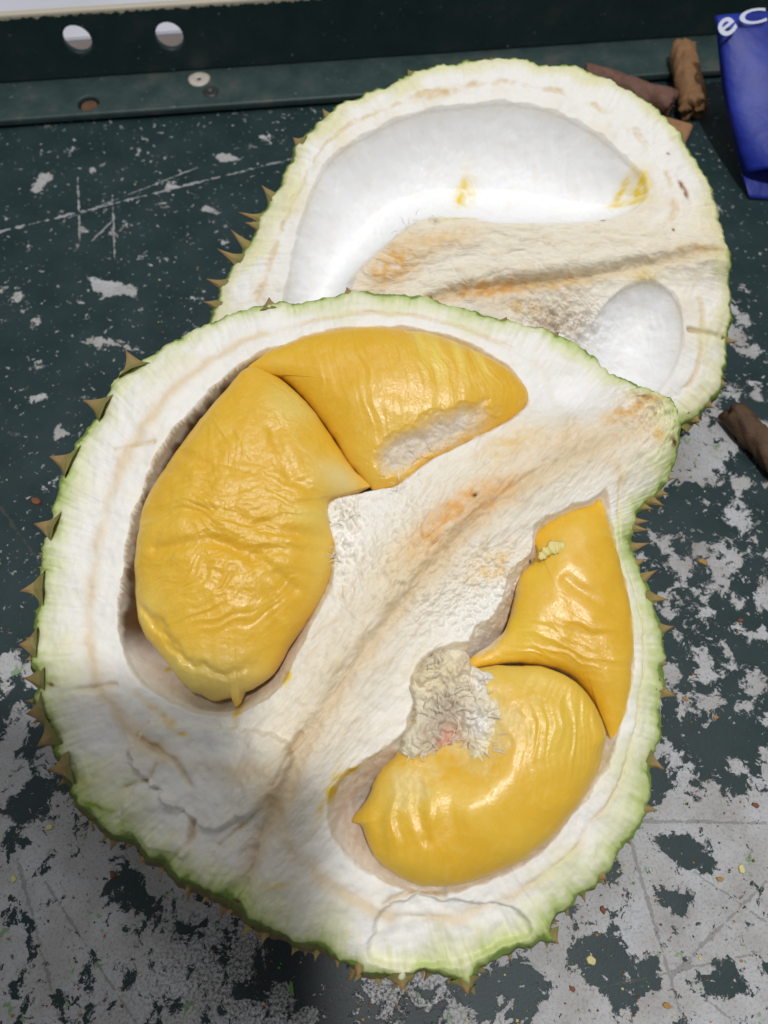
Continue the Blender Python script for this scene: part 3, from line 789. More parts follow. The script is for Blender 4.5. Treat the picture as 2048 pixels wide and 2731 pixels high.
    rgb = blobs(pl, [(985, 1110, 100, 26, -38, (238, 182, 106), .8), (1060, 1085, 80, 22, -30, (238, 184, 112), .6), (920, 1180, 60, 34, -45, (238, 190, 122), .65), (1100, 970, 80, 30, -25, (240, 208, 150), .6), (1210, 960, 60, 20, -20, O1, .25),
                     (1340, 905, 60, 18, -25, (228, 184, 112), .7), (1390, 870, 30, 12, 10, (206, 160, 84), .8), (1060, 1225, 60, 30, -30, (240, 206, 140), .6), (870, 1230, 60, 40, -50, (240, 214, 160), .4),
                     (625, 1462, 10, 22, 10, Y1, .9), (515, 1535, 9, 30, 10, Y1, .9), (400, 1585, 12, 5, 0, Y1, .8), (335, 1440, 8, 6, 0, Y1, .8), (350, 1545, 70, 9, 38, (230, 200, 120), .55),
                     (715, 1710, 11, 52, 22, Y1, 1.0), (750, 1668, 30, 6, -25, Y1, 1.0), (105, 1478, 14, 4, 20, B1, 1.0), (1020, 1083, 6, 5, 0, (90, 70, 40), 1.5), (1150, 1208, 4, 3, 0, B1, 1.2),
                     (600, 1905, 26, 8, 0, (232, 206, 150), .8), (200, 1745, 60, 6, 12, (150, 170, 60), .9), (180, 1690, 30, 30, 0, (196, 200, 110), .5), (1410, 955, 14, 14, 0, (232, 190, 120), .7),
                     (1447, 962, 10, 9, 20, (112, 66, 28), 1.6), (515, 1945, 8, 5, 0, B1, 1.2), (1375, 862, 8, 4, 30, B1, 1.2), (285, 1170, 8, 120, 5, (236, 220, 190), .3)], u, v, rgb)
    smooth = np.clip(sst(0.002, 0.006, cav) + 0.6 * e, 0, 1)
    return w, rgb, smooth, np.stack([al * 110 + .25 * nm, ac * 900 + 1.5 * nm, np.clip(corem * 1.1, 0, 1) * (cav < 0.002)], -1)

def front_bulge(a):
    d = np.degrees(a)
    f = np.exp(-(((d + 125 + 180) % 360 - 180) / 55.0) ** 2) + 0.7 * np.exp(-(((d - 178 + 180) % 360 - 180) / 35.0) ** 2)
    return 0.0015 + 0.0045 * np.clip(f, 0, 1)
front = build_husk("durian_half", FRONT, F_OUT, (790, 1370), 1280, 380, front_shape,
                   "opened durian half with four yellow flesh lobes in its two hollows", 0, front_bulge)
def pz(x, y, sx=648 / 1593., ox=1400, oy=1000): return ((ox + x * sx) / KD, (oy + y * sx) / KD)
tipsF = [(275, 758, .0058), (180, 862, .0058), (110, 988, .0062), (74, 1130, .0062), (46, 1272, .0060), (42, 1396, .0060), (52, 1470, .0055), (58, 1545, .0055), (82, 1612, .006), (107, 1668, .006),
         (580, 644, .0045), (750, 622, .004), (930, 639, .004), (1090, 685, .004), (1205, 716, .0035)]
tipsF += [(*pz(x, y), wd) for x, y, wd in ((980, 685, .0025), (940, 790, .0028), (910, 860, .0028), (835, 885, .0022), (810, 965, .0028), (815, 1025, .0028), (815, 1105, .0028), (790, 1215, .0028), (865, 1280, .0028),
                                           (940, 1470, .003), (975, 1655, .0034), (985, 2110, .004), (930, 1900, .003))]
tipsF += [(1436, 1660, .003), (1420, 1750, .003), (1310, 1900, .0035), (640, 2042, .003), (770, 2110, .003), (870, 2140, .0036), (1010, 2148, .0036), (1206, 2038, .0028)]
thorns(front, tipsF, (0.20, 0.31, 0.43, 0.56, 0.70), 0.0150, 0.0072)
thorns(front, [], (0.09,), 0.0080, 0.0030)

# ---- the far half
def rear_shape(fld, u, v, d_out, s):
    pl = REAR
    c1 = fld.poly(R_CAV1)(u, v); c2 = fld.poly(R_CAV2)(u, v)
    cav = np.maximum(c1, c2); d_cav = np.maximum(-cav, 0); rho = d_out / (d_out + d_cav + 1e-5)
    nb = fbm(u * 40, v * 40, 4, 31); nm = fbm(u * 110, v * 110, 3, 33); nf = fbm(u * 240, v * 240, 4, 32)
    rad = perlin(s * 420, d_out * 60, 35) + 0.6 * perlin(s * 900, d_out * 90, 36); rim = sst(0.03, 0.004, d_out)
    w = -0.005 * np.exp(-d_out / 0.0045) - 0.001 * np.exp(-d_out / 0.014) + 0.0010 * nb + 0.0004 * nm + 0.0002 * nf + 0.0003 * rad * rim
    crest, t1 = fld.line([(745, 660), (800, 590), (900, 530), (1000, 520), (1150, 530), (1300, 530), (1560, 545)])(u, v)
    crest2, t2 = fld.line([(860, 680), (960, 625), (1100, 590), (1300, 575), (1450, 560), (1560, 548)])(u, v)
    gro, t3 = fld.line([(930, 650), (1010, 628), (1130, 612), (1280, 596), (1400, 575), (1500, 555), (1560, 548)])(u, v)
    w += 0.0038 * np.exp(-(crest / 0.010) ** 2) + 0.0032 * np.exp(-(crest2 / 0.007) ** 2) - 0.0030 * np.exp(-((gro + 0.001 * nm) / 0.0026) ** 2)
    strk = fbm(u * 60 + 0.5 * nm, v * 260 + 1.5 * nb, 3, 38)
    sep = np.exp(-(np.minimum(crest, crest2) / 0.016) ** 2)
    w += 0.0006 * strk * sep
    q = pl.uv(np.array([(1215, 690)], float))[0]
    tm = np.exp(-((u - q[0]) / .018) ** 2 - ((v - q[1]) / .012) ** 2)
    w += 0.0020 * tm * (np.abs(fbm(u * 200, v * 200, 4, 37)) * 1.8 - 0.5) - 0.0065 * tm
    w += 0.00022 * perlin(u * 420 + 3 * nb, v * 60, 39) * sst(0.0, 0.006, cav)
    ck, _ = fld.line([(1490, 712), (1570, 722)])(u, v); ckm = np.exp(-((ck + .0006 * nm) / .0009) ** 2); w -= .0014 * ckm
    seam = np.exp(-((rho - 0.62 + 0.05 * nm) / 0.05) ** 2) * sst(0.0006, 0.004, d_cav) * (d_cav < 0.016)
    w -= 0.0010 * seam * (0.5 + nm)
    e1 = np.clip((c1 + 0.0012 + 0.0008 * nm) / 0.034, 0, 1); e2 = np.clip((c2 + 0.0010 + 0.0006 * nm) / 0.022, 0, 1)
    w -= 0.023 * (e1 * (2 - e1)) ** 1.0 + 0.012 * (e2 * (2 - e2)) ** 0.95
    w += 0.0006 * np.exp(-(d_cav / 0.004) ** 2) * (cav < 0)
    rgb = np.broadcast_to(lin((246, 243, 237)), u.shape + (3,)).copy()
    rgb = mixf(rgb, (240, 226, 202), 0.5 * sst(-0.1, 0.7, nb))
    rgb = mixf(rgb, (228, 204, 164), 0.8 * seam * sst(-.4, .5, nb + nm))
    rgb = mixf(rgb, (243, 232, 206), 0.7 * sep * sst(0.0, 0.003, d_cav + 0.0015))
    rgb = mixf(rgb, (228, 206, 168), 0.35 * sep * sst(0.1, 0.8, strk))
    rgb = mixf(rgb, (214, 188, 142), 0.55 * np.exp(-(gro / 0.0028) ** 2))
    rgb = mixf(rgb, (196, 172, 130), ckm)
    rgb = mixf(rgb, (250, 250, 251), sst(-0.002, 0.004, cav + 0.0012 * nm))
    rgb = mixf(rgb, (238, 233, 224), 0.3 * sst(0.1, 0.8, nm) * sst(0, .004, cav))
    k = np.clip(0.55 + 0.6 * nb, 0.4, 1.1); dn = d_out * (1 - 0.3 * rad * sst(.012, .002, d_out)) + 0.0008 * nm
    rgb = mixf(rgb, (232, 228, 180), 0.8 * sst(0.014, 0.004, dn / k * 0.62))
    rgb = mixf(rgb, (182, 198, 104), 0.75 * sst(0.0042, 0.0012, dn / k * 0.74))
    rgb = mixf(rgb, (104, 126, 46), sst(0.0020, 0.0005, dn))
    O1 = (232, 178, 100); Y1 = (236, 206, 60); B1 = (130, 84, 50)
    rgb = blobs(pl, [(850, 580, 60, 34, -35, (238, 190, 116), .8), (950, 525, 80, 26, -15, (240, 204, 144), .6), (1060, 625, 90, 16, -8, (222, 172, 100), .95), (1200, 612, 80, 14, -5, (226, 190, 126), .6),
                     (1215, 690, 70, 40, 20, (206, 192, 176), .8), (1120, 660, 60, 25, 10, (226, 198, 150), .7), (1000, 430, 18, 36, 20, Y1, .75, -.022), (1002, 400, 8, 30, 10, Y1, .4, -.022), (985, 470, 45, 8, -8, (226, 206, 110), .8),
                     (1372, 425, 16, 32, 15, Y1, .9, -.010), (1332, 430, 9, 34, 25, Y1, .7, -.016), (1350, 450, 32, 9, 12, Y1, .7, -.011), (1300, 478, 5, 4, 0, B1, 1.3), (1260, 475, 20, 4, 0, Y1, .5), (1478, 408, 5, 20, -25, (150, 100, 50), 1.1),
                     (1500, 545, 60, 8, 0, (226, 194, 140), .6), (1390, 600, 30, 14, 0, (232, 210, 130), .7), (950, 200, 50, 10, -12, (222, 196, 150), .8), (1452, 500, 3, 3, 0, B1, 1), (1445, 330, 4, 3, 0, B1, 1),
                     (1535, 470, 40, 60, 10, (240, 226, 180), .5)], u, v, rgb, 60)
    return w, rgb, sst(0.001, 0.005, cav), np.stack([u * 110 + .25 * nm, v * 900 + 1.5 * nm + u * 60, np.clip(sep, 0, 1) * (cav < 0.002)], -1)
rear = build_husk("durian_half", REAR, R_OUT, (1080, 560), 1024, 300, rear_shape,
                  "empty durian half with smooth white hollows behind the filled half", 0, lambda a: 0.0015 + 0 * a)
tipsR = [(695, 238, .004), (632, 300, .004), (565, 400, .0036), (530, 480, .0036), (498, 500, .004), (515, 462, .003), (468, 540, .004), (446, 605, .0036), (440, 650, .0036), (1062, 126, .004), (1180, 140, .004),
         (1290, 163, .004), (880, 152, .004), (1592, 740, .003), (1570, 830, .004), (1510, 915, .005), (1490, 905, .004), (1540, 880, .004)]
thorns(rear, tipsR, (0.22, 0.36, 0.52, 0.70), 0.0160, 0.0072)
thorns(rear, [], (0.09,), 0.0090, 0.0028)

# ------------------------------------------------------------------ yellow flesh lobes
def lobe(poly, centre_px, plane, w0, top, bottom, paint, label, S=640, M=190, jag=0.0):
    out = cr(poly, plane, 600, w0); centre = plane.uv(np.array([centre_px], float), w0)[0]
    o, t, uv = polar(out, centre, S, M, 1.0, nz=((0.0005, 26), (0.0002 + jag, 90)), nseed=70)
    t = np.sin(np.linspace(0.004, 1, M) * math.pi / 2)
    uv = centre + t[:, None, None] * (o[None] - centre)
    g = Grid(o.min(0) - 0.004, o.max(0) + 0.004, 193)
    sd = poly_sdf(resample(o, 260), g.X, g.Y)
    U = poisson(sd > -0.0003)
    for _ in range(3):
        p = np.pad(U, 1, mode='edge'); U = (p[:-2, 1:-1] + p[2:, 1:-1] + p[1:-1, :-2] + p[1:-1, 2:] + 4 * U) / 8
    u, v = uv[..., 0], uv[..., 1]
    h = g.sample(U, u, v); h = h - h[-1:] * (t ** 3)[:, None]; h = np.clip(h, 0, None) / h.max(); h[-1] = 0
    hh = h ** 0.43
    disp, rgb, wet, fib = paint(u, v, hh, plane, w0)
    edge = sst(0, 0.25, hh)
    wt = w0 + top * hh + disp * edge
    wb = w0 - bottom * hh
    T = plane.world(u, v, wt); B = plane.world(u, v, wb)
    root0 = plane.world(np.array(centre[0]), np.array(centre[1]), np.array(w0 - bottom))
    verts = np.concatenate([T.reshape(-1, 3), B[:-1].reshape(-1, 3), T[0].mean(0)[None], B[0].mean(0)[None]]) - root0
    nT = M * S; nB = (M - 1) * S
    Q1, T1 = polar_faces(t, S); T1[T1 == nT] = nT + nB
    Q2, T2 = polar_faces(t[:-1], S); Q2 = Q2[:, ::-1] + nT; T2 = T2[:, ::-1] + nT; T2[T2 == nT + nB] = nT + nB + 1
    i = np.arange(S); j = (i + 1) % S
    Q3 = np.stack([(M - 1) * S + j, (M - 1) * S + i, nT + (M - 2) * S + i, nT + (M - 2) * S + j], 1)
    me = mesh_arrays("durian_flesh", verts, np.concatenate([Q1, Q2, Q3]), np.concatenate([T1, T2]))
    def full(a): return np.concatenate([a.reshape(nT, -1), a[:-1].reshape(nB, -1), a[:1, 0].reshape(1, -1), a[:1, 0].reshape(1, -1)])
    set_col(me, full(rgb)); set_float(me, "wet", full(wet)); set_float(me, "fibre", full(fib))
    ob = link("durian_flesh", me, M_FLESH); ob.location = root0
    tag(ob, label, "durian flesh", "flesh lobes in the durian half")
    return ob

GOLD = (233, 184, 48); PALE = (234, 204, 112); LEMON = (236, 190, 52); CREAM = (238, 224, 190); WHITE = (238, 230, 222)
def dirc(plane, a, b):
    q = plane.uv(np.array([a, b], float)); d = q[1] - q[0]; return d / np.linalg.norm(d)
def wrinkle(u, v, d, f_across, f_along, seed, warp=0.004):
    wx = u + warp * fbm(u * 60, v * 60, 2, seed + 5); wy = v + warp * fbm(u * 60 + 9, v * 60, 2, seed + 6)
    al = wx * d[0] + wy * d[1]; ac = -wx * d[1] + wy * d[0]
    n = fbm(al * f_along, ac * f_across, 3, seed)
    return (1 - np.abs(n) * 2.0)
def spot(plane, w0, u, v, x, y, rx, ry, ang=0):
    q = plane.uv(np.array([(x, y), (x + 40, y), (x, y + 40)], float), w0); sx = np.linalg.norm(q[1] - q[0]) / 40; sy = np.linalg.norm(q[2] - q[0]) / 40
    a = math.radians(ang); du = (u - q[0, 0]) / sx; dv = -(v - q[0, 1]) / sy
    return np.exp(-((du * math.cos(a) + dv * math.sin(a)) / rx) ** 2 - ((-du * math.sin(a) + dv * math.cos(a)) / ry) ** 2)
def crease(plane, w0, u, v, pts, width):
    return np.exp(-(line_dist(plane.uv(np.array(pts, float), w0), u, v)[0] / width) ** 2)

def paint1(u, v, h, pl, w0):
    sp = lambda *a: spot(pl, w0, u, v, *a)
    d = dirc(pl, (880, 720), (930, 900)); n = fbm(u * 40, v * 40, 3, 81)
    wr = wrinkle(u, v, d, 170, 16, 80, 0.003); amp = 0.00035 * (0.3 + sp(930, 790, 170, 90)) 
    fibp = np.clip(1.5 * (sp(960, 945, 110, 34, -22) + 0.9 * sp(860, 1000, 45, 30, -30)) + 0.25 * fbm(u * 200, v * 200, 3, 83) - 0.35, 0, 1)
    disp = 0.7 * amp * wr + 0.0009 * n - fibp * (0.0032 + 0.0013 * fbm(u * 190, v * 190, 4, 84))
    rgb = np.broadcast_to(lin(GOLD), u.shape + (3,)).copy()
    rgb = mixf(rgb, (234, 192, 70), 0.6 * sst(0, 0.8, n))
    for q in ((940, 800, 16, 70, -12), (985, 790, 12, 60, -14), (905, 770, 10, 60, -12), (1030, 800, 10, 50, -18)): rgb = mixf(rgb, (242, 216, 104), 0.85 * sp(*q))
    rgb = mixf(rgb, PALE, 0.55 * sp(850, 1010, 60, 40)); rgb = mixf(rgb, (236, 200, 90), 0.5 * sp(900, 920, 130, 40, -20))
    rgb = mixf(rgb, (224, 210, 194), fibp)
    return disp, rgb, np.clip(0.25 + 0.5 * sp(930, 800, 150, 80), 0, 1), fibp

def paint2(u, v, h, pl, w0):
    sp = lambda *a: spot(pl, w0, u, v, *a); cr_ = lambda P, wd: crease(pl, w0, u, v, P, wd)
    n = fbm(u * 40, v * 40, 3, 91)
    d1 = dirc(pl, (340, 1170), (640, 1200)); d2 = dirc(pl, (420, 1330), (620, 1240)); d3 = dirc(pl, (520, 880), (640, 1060))
    m1 = sp(520, 1130, 190, 110); m2 = sp(500, 1270, 150, 90); m3 = sp(560, 970, 120, 110)
    disp = 0.0010 * m1 * wrinkle(u, v, d1, 160, 24, 90, .005) + 0.0009 * m2 * wrinkle(u, v, d2, 210, 28, 95, .005) + 0.0006 * m3 * wrinkle(u, v, d3, 110, 30, 97, .006)
    disp = 0.58 * disp + 0.0010 * n + 0.0004 * fbm(u * 150, v * 150, 3, 99) * sp(520, 1120, 170, 230)
    for P, a in (([(330, 1130), (480, 1125), (600, 1165), (700, 1170)], .0012), ([(360, 1200), (480, 1190), (580, 1230), (640, 1280)], .0014), ([(470, 1180), (560, 1210), (690, 1200)], .001),
                 ([(600, 960), (640, 1060), (700, 1090)], .0010), ([(410, 1000), (470, 1040)], .0008), ([(560, 1230), (600, 1300), (610, 1370)], .0008)):
        disp = disp - a * cr_(P, .0022)
    # loose skin folded over at the bottom
    wu = u + .0022 * fbm(u * 120, v * 120, 3, 92); wv = v + .0022 * fbm(u * 120 + 5, v * 120, 3, 93)
    fl, tf = line_dist(pl.uv(np.array([(300, 1290), (345, 1345), (390, 1395), (430, 1440), (500, 1462), (570, 1440), (640, 1370)], float), w0), wu, wv)
    below = sp(420, 1470, 190, 62, 8)
    disp = disp + 0.0009 * below - 0.0013 * np.exp(-(fl / .0018) ** 2) * sst(0, .1, tf) * sst(1, .6, tf) + 0.0008 * below * fbm(u * 110, v * 110, 3, 94)
    rgb = np.broadcast_to(lin((233, 185, 50)), u.shape + (3,)).copy()
    rgb = mixf(rgb, (234, 194, 70), 0.6 * sst(0, 0.8, n))
    rgb = mixf(rgb, (234, 206, 110), 0.8 * sp(672, 935, 58, 95, -30) * sst(-.6, .4, n) + 0.45 * sp(620, 880, 50, 50)); rgb = mixf(rgb, (232, 214, 156), 0.8 * sp(735, 1045, 45, 30, 30))
    rgb = mixf(rgb, (238, 212, 112), 0.95 * below + 0.5 * sp(700, 1200, 30, 120) + .6 * sp(330, 1320, 40, 60, 30)); rgb = mixf(rgb, (222, 190, 110), 0.35 * sp(520, 1470, 90, 40))
    rgb = mixf(rgb, (238, 218, 120), 0.6 * sp(670, 1130, 40, 20))
    wet = np.clip(0.15 + sp(540, 1120, 170, 200) + 0.6 * sp(640, 900, 90, 80) + .5 * sp(510, 1480, 80, 40), 0, 1)
    return disp, rgb, wet, 0 * u

def paint3(u, v, h, pl, w0):
    sp = lambda *a: spot(pl, w0, u, v, *a)
    n = fbm(u * 40, v * 40, 3, 101); d = dirc(pl, (1130, 1340), (1330, 1400))
    fibp = np.clip(1.6 * sp(1095, 1290, 22, 75, 12) + 1.2 * sp(1040, 1395, 40, 20, -30) + 0.4 * fbm(u * 200, v * 200, 3, 103) - 0.4, 0, 1)
    disp = 0.0006 * wrinkle(u, v, d, 110, 25, 104, .004) * sp(1230, 1400, 110, 90) + 0.0010 * n - fibp * (0.001 + .0014 * fbm(u * 300, v * 300, 4, 105))
    disp = disp - 0.0006 * crease(pl, w0, u, v, [(1210, 1260), (1290, 1320), (1360, 1350)], .002)
    rgb = np.broadcast_to(lin((233, 184, 48)), u.shape + (3,)).copy()
    rgb = mixf(rgb, (238, 204, 66), 0.75 * sp(1120, 1370, 70, 60) + .5 * sp(1150, 1240, 60, 50)); rgb = mixf(rgb, (234, 194, 70), 0.5 * sst(0, .8, n))
    rgb = mixf(rgb, (214, 202, 186), fibp)
    return disp, rgb, np.clip(0.10 + .55 * sp(1230, 1410, 90, 60), 0, 1), fibp

def paint4(u, v, h, pl, w0):
    sp = lambda *a: spot(pl, w0, u, v, *a); cr_ = lambda P, wd: crease(pl, w0, u, v, P, wd)
    n = fbm(u * 40, v * 40, 3, 111)
    d = dirc(pl, (1190, 1480), (1180, 1680)); d2 = dirc(pl, (900, 1720), (905, 1880))
    fibp = np.clip(1.5 * sp(1010, 1560, 120, 95, -10) + 0.9 * sp(880, 1700, 60, 50, -30) + 0.35 * fbm(u * 180, v * 180, 3, 113) - 0.45, 0, 1)
    disp = 0.0008 * wrinkle(u, v, d, 130, 14, 114, .003) * sp(1190, 1560, 80, 110) + 0.0010 * wrinkle(u, v, d2, 75, 14, 116, .003) * sp(900, 1790, 110, 90) + 0.0008 * n
    disp = disp - fibp * (0.0006 + 0.0009 * fbm(u * 170, v * 170, 4, 115)) - 0.0095 * sp(980, 1585, 80, 85)
    disp = disp + 0.0022 * cr_([(1150, 1445), (1215, 1470), (1262, 1520), (1292, 1590)], .004) - 0.0010 * cr_([(905, 1690), (900, 1740), (915, 1800)], .002)
    rgb = np.broadcast_to(lin((234, 186, 50)), u.shape + (3,)).copy()
    rgb = mixf(rgb, (240, 206, 84), 0.75 * sp(1200, 1560, 90, 120) + .6 * sp(930, 1720, 120, 40)); rgb = mixf(rgb, (236, 206, 100), .7 * sp(1120, 1460, 110, 34, 5) + .6 * sp(860, 1700, 60, 50, -40))
    rgb = mixf(rgb, (234, 196, 72), 0.5 * sst(0, .8, n)); rgb = mixf(rgb, (238, 222, 170), 0.9 * fibp)
    return disp, rgb, np.clip(0.10 + .5 * sp(1190, 1560, 90, 110) + .7 * sp(870, 1710, 70, 60), 0, 1), fibp * 0.8

lobe(A1, (830, 870), FRONT, -0.003, 0.013, 0.024, paint1, "golden flesh lobe with a torn white fibrous patch lying under the far rim")
lobe(A2, (520, 1150), FRONT, -0.002, 0.016, 0.026, paint2, "largest wrinkled golden flesh lobe with a loose pale skin fold at its end")
lobe(A3, (1215, 1350), FRONT, -0.004, 0.009, 0.022, paint3, "smooth golden flesh lobe with a pointed tip against the thin rim")
lobe(A4, (1060, 1700), FRONT, -0.001, 0.014, 0.024, paint4, "plump curved yellow flesh lobe with ridged shoulder and torn whitish middle")

# torn white core lying on the fourth lobe
def build_torn():
    pl = FRONT; w0 = 0.003
    out = cr(TORN, pl, 400, w0); c = pl.uv(np.array([(1000, 1550)], float), w0)[0]
    S, M = 448, 150
    o, t, uv = polar(out, c, S, M, 0.8, nz=((0.0022, 14), (0.0010, 40), (0.0004, 110)), nseed=130)
    u, v = uv[..., 0], uv[..., 1]; r = np.broadcast_to(t[:, None], u.shape)
    n1 = fbm(u * 85, v * 85, 4, 131); n2 = np.abs(fbm(u * 210, v * 210, 3, 132)); nb = fbm(u * 50, v * 50, 2, 133)
    sp = lambda *a: spot(pl, w0, u, v, *a)
    w = w0 + 0.0070 * np.sqrt(np.clip(1 - r ** 2, 0, 1)) - 0.0085 * sp(975, 1585, 48, 75, 15) + 0.004 * sp(945, 1440, 45, 40) + (0.0030 * n1 + 0.0024 * n2 + .002 * nb) * sst(1.0, 0.8, r) - 0.010 * sst(0.9, 1.0, r)
    rgb = np.broadcast_to(lin((238, 228, 202)), u.shape + (3,)).copy()
    rgb = mixf(rgb, (222, 206, 178), .8 * sst(-.1, .6, n1)); rgb = mixf(rgb, (240, 226, 180), .8 * sp(1070, 1590, 45, 80, 20) + .6 * sp(935, 1450, 50, 40)); rgb = mixf(rgb, (244, 240, 236), sp(1030, 1560, 30, 40) + sp(1040, 1470, 24, 24))
    rgb = mixf(rgb, (238, 208, 110), .8 * sp(1110, 1600, 30, 70, 20) + .7 * sp(960, 1685, 80, 16)); rgb = mixf(rgb, (190, 174, 160), .8 * sp(955, 1560, 40, 80, 10)); rgb = mixf(rgb, (224, 164, 144), 0.85 * sp(965, 1600, 20, 30, 30))
    V = pl.world(u, v, w).reshape(-1, 3); V = np.concatenate([V, V[:S].mean(0)[None]]) - np.array(front['root'].location)
    me = mesh_arrays("torn_core", V, *polar_faces(t, S))
    set_col(me, np.concatenate([rgb.reshape(-1, 3), rgb[0, :1]])); set_float(me, "smoothness", np.zeros(len(V)))
    ob = link("torn_core", me, M_PITH, front['root']); ob["label"] = "ragged white torn core tissue with a pink spot"
build_torn()

# loose fibres and shreds on the torn places
def tube(pts, rads, n=6):
    pts = np.array(pts, float); V = []; m = len(pts)
    for k in range(m):
        t = pts[min(m - 1, k + 1)] - pts[max(0, k - 1)]; t /= np.linalg.norm(t) + 1e-12
        a = np.cross(t, [0.3, 0.2, 1]); a /= np.linalg.norm(a) + 1e-12; b = np.cross(t, a)
        for i in range(n):
            th = 2 * math.pi * i / n; V.append(pts[k] + rads[k] * (a * math.cos(th) + b * math.sin(th)))
    return np.array(V), ring_quads(m, n)
def fibres(name, spots, plane, parent, colour, count, spread, length, rad):
    allV, allQ, off = [], [], 0
    for (x, y, w, ang) in spots:
        for _ in range(count):
            q = plane.uv(np.array([(x + random.gauss(0, spread), y + random.gauss(0, spread * .6))]), w)[0]
            a = math.radians(ang + random.gauss(0, 40)); L = length * random.uniform(.5, 1.3)
            b = random.uniform(-1, 1)
            P = [plane.world(np.array(q[0] + L * s * math.cos(a + b * s)), np.array(q[1] + L * s * math.sin(a + b * s)), np.array(w + 0.001 + 0.4 * L * math.sin(s * 2.6) * random.uniform(.5, 1))) for s in np.linspace(0, 1, 6)]
            V, Q = tube(np.array(P) - np.array(parent.location), rad * np.array([1, 1, .9, .8, .6, .3]), 5)
            allV.append(V); allQ.append(Q + off); off += len(V)
    me = mesh_arrays(name, np.concatenate(allV), np.concatenate(allQ))
    set_col(me, np.tile(lin(colour), (off, 1))); set_float(me, "smoothness", np.zeros(off))
    o = link(name, me, M_PITH, parent); o["kind"] = "stuff"
    return o
fibres("torn_fibre", [(910, 985, .006, 200), (870, 1015, .004, 240), (950, 960, .006, 200), (990, 1500, .014, 90), (930, 1450, .014, 150), (1050, 1480, .014, 60), (950, 1590, .012, 30), 
                      (740, 1090, .003, 150), (725, 1180, .002, 170), (850, 1060, .004, 60), (1390, 872, .003, 20)], FRONT, front['root'], (240, 230, 214), 5, 14, .0026, .00013)
fibres("torn_fibre", [(945, 1430, .014, 100), (1000, 1490, .011, 60), (1030, 1530, .010, 20), (940, 1530, .010, 120), (985, 1600, .005, 60), (1060, 1610, .008, 0), (925, 1620, .006, 200), (735, 1120, .001, 160), (730, 1210, .001, 180)], FRONT, front['root'], (236, 224, 200), 9, 20, .0042, .00020)
fibres("torn_fibre", [(930, 478, .002, 150), (880, 500, .002, 150), (1220, 690, .002, 80), (1260, 680, .002, 40)], REAR, rear['root'], (232, 220, 200), 8, 14, .0028, .00015)

# a shred of wet pith lying on the pointed lobe
def shred(pts, w, plane, width, mat_rgb, label):
    q = plane.uv(np.array(pts, float), w); V = []; n = len(q)
    fine = np.stack([np.interp(np.linspace(0, n - 1, 40), np.arange(n), q[:, k]) for k in (0, 1)], 1)
    for k, p in enumerate(fine):
        f = math.sin(math.pi * (k + .7) / 41); wd = width * (0.35 + .65 * f) * (1 + .45 * perlin(np.array([k * .45]), np.array([.3]), 150)[0])
        t = fine[min(39, k + 1)] - fine[max(0, k - 1)]; t /= np.linalg.norm(t); m = np.array([-t[1], t[0]])
        for i in range(8):
            a = 2 * math.pi * i / 8; c = p + m * wd * math.cos(a); V.append(plane.world(np.array(c[0]), np.array(c[1]), np.array(w + wd * .35 * math.sin(a) + .0005 * math.sin(k * .9))))
    V = np.array(V); base = V.mean(0)
    i = np.arange(8)
    me = mesh_arrays("pith_shred", V - base, ring_quads(40, 8))
    set_col(me, np.tile(lin(mat_rgb), (len(V), 1))); set_float(me, "wet", np.full(len(V), .6)); set_float(me, "fibre", np.full(len(V), .15))
    o = link("pith_shred", me, M_FLESH); o.location = base; tag(o, label, "pith shred")
shred([(1165, 1208), (1180, 1192), (1196, 1184), (1215, 1182), (1232, 1188)], 0.0030, FRONT, .0024, (238, 220, 146), "small pale shred of wet pith stuck on the pointed golden lobe")

# ------------------------------------------------------------------ things around the fruit
def stick(p0, p1, r0, r1, mat, label, seed, crumbly=False, cat="stick", grp=None):
    p0, p1 = np.array(p0), np.array(p1); ax = p1 - p0; L = np.linalg.norm(ax); ax /= L
    a = np.cross(ax, [0, 0, 1]); a /= np.linalg.norm(a); b = np.cross(a, ax)
    S, K = 40, 46; V = []
    prof = [(0.0, .15), (0.0, .6), (.004, .88), (.016, 1.0)] + [(x, 1.0) for x in np.linspace(.05, .95, K - 8)] + [(.984, 1.0), (.996, .88), (1.0, .6), (1.0, .15)]
    for k, (s, f) in enumerate(prof):
        for i in range(S):
            th = 2 * math.pi * i / S; r = (r0 + (r1 - r0) * s) * f
            r *= 1 + 0.15 * fbm(np.array([math.cos(th) * 1.3 + 3]), np.array([s * 5.0 + math.sin(th) * 1.3]), 4, seed)[0] + (0.22 * max(0, s - .62) / .38 * fbm(np.array([th * 3]), np.array([s * 26.0]), 3, seed + 3)[0] if crumbly else 0)
            rag = (r0 * .45 * fbm(np.array([math.cos(th) * 1.7]), np.array([math.sin(th) * 1.7 + f]), 3, seed + 7)[0]) if (s < .03 or s > .97) else 0
            V.append(p0 + ax * (L * s + rag) + (a * math.cos(th) + b * math.sin(th)) * r)
    V = np.array(V); base = V.mean(0).copy(); base[2] = V[:, 2].min(); i = np.arange(S); m = len(prof)
    V = np.concatenate([V, V[:S].mean(0)[None], V[-S:].mean(0)[None]])
    me = mesh_arrays("wooden_stick", V - base, ring_quads(m, S), np.concatenate([np.stack([np.full(S, m * S), (i + 1) % S, i], 1), np.stack([np.full(S, m * S + 1), (m - 1) * S + i, (m - 1) * S + (i + 1) % S], 1)]))
    o = link("wooden_stick", me, mat); o.location = base; tag(o, label, cat, grp)
    return o
m_st1 = simple_mat("tan_bark", (150, 112, 76), 0.75, 160, 0.7, 420, 0.7, 0.001, (.55, .5, .4))
m_st2 = simple_mat("reddish_bark", (126, 92, 78), 0.75, 130, 0.8, 380, 0.7, 0.001, (.5, .42, .4))
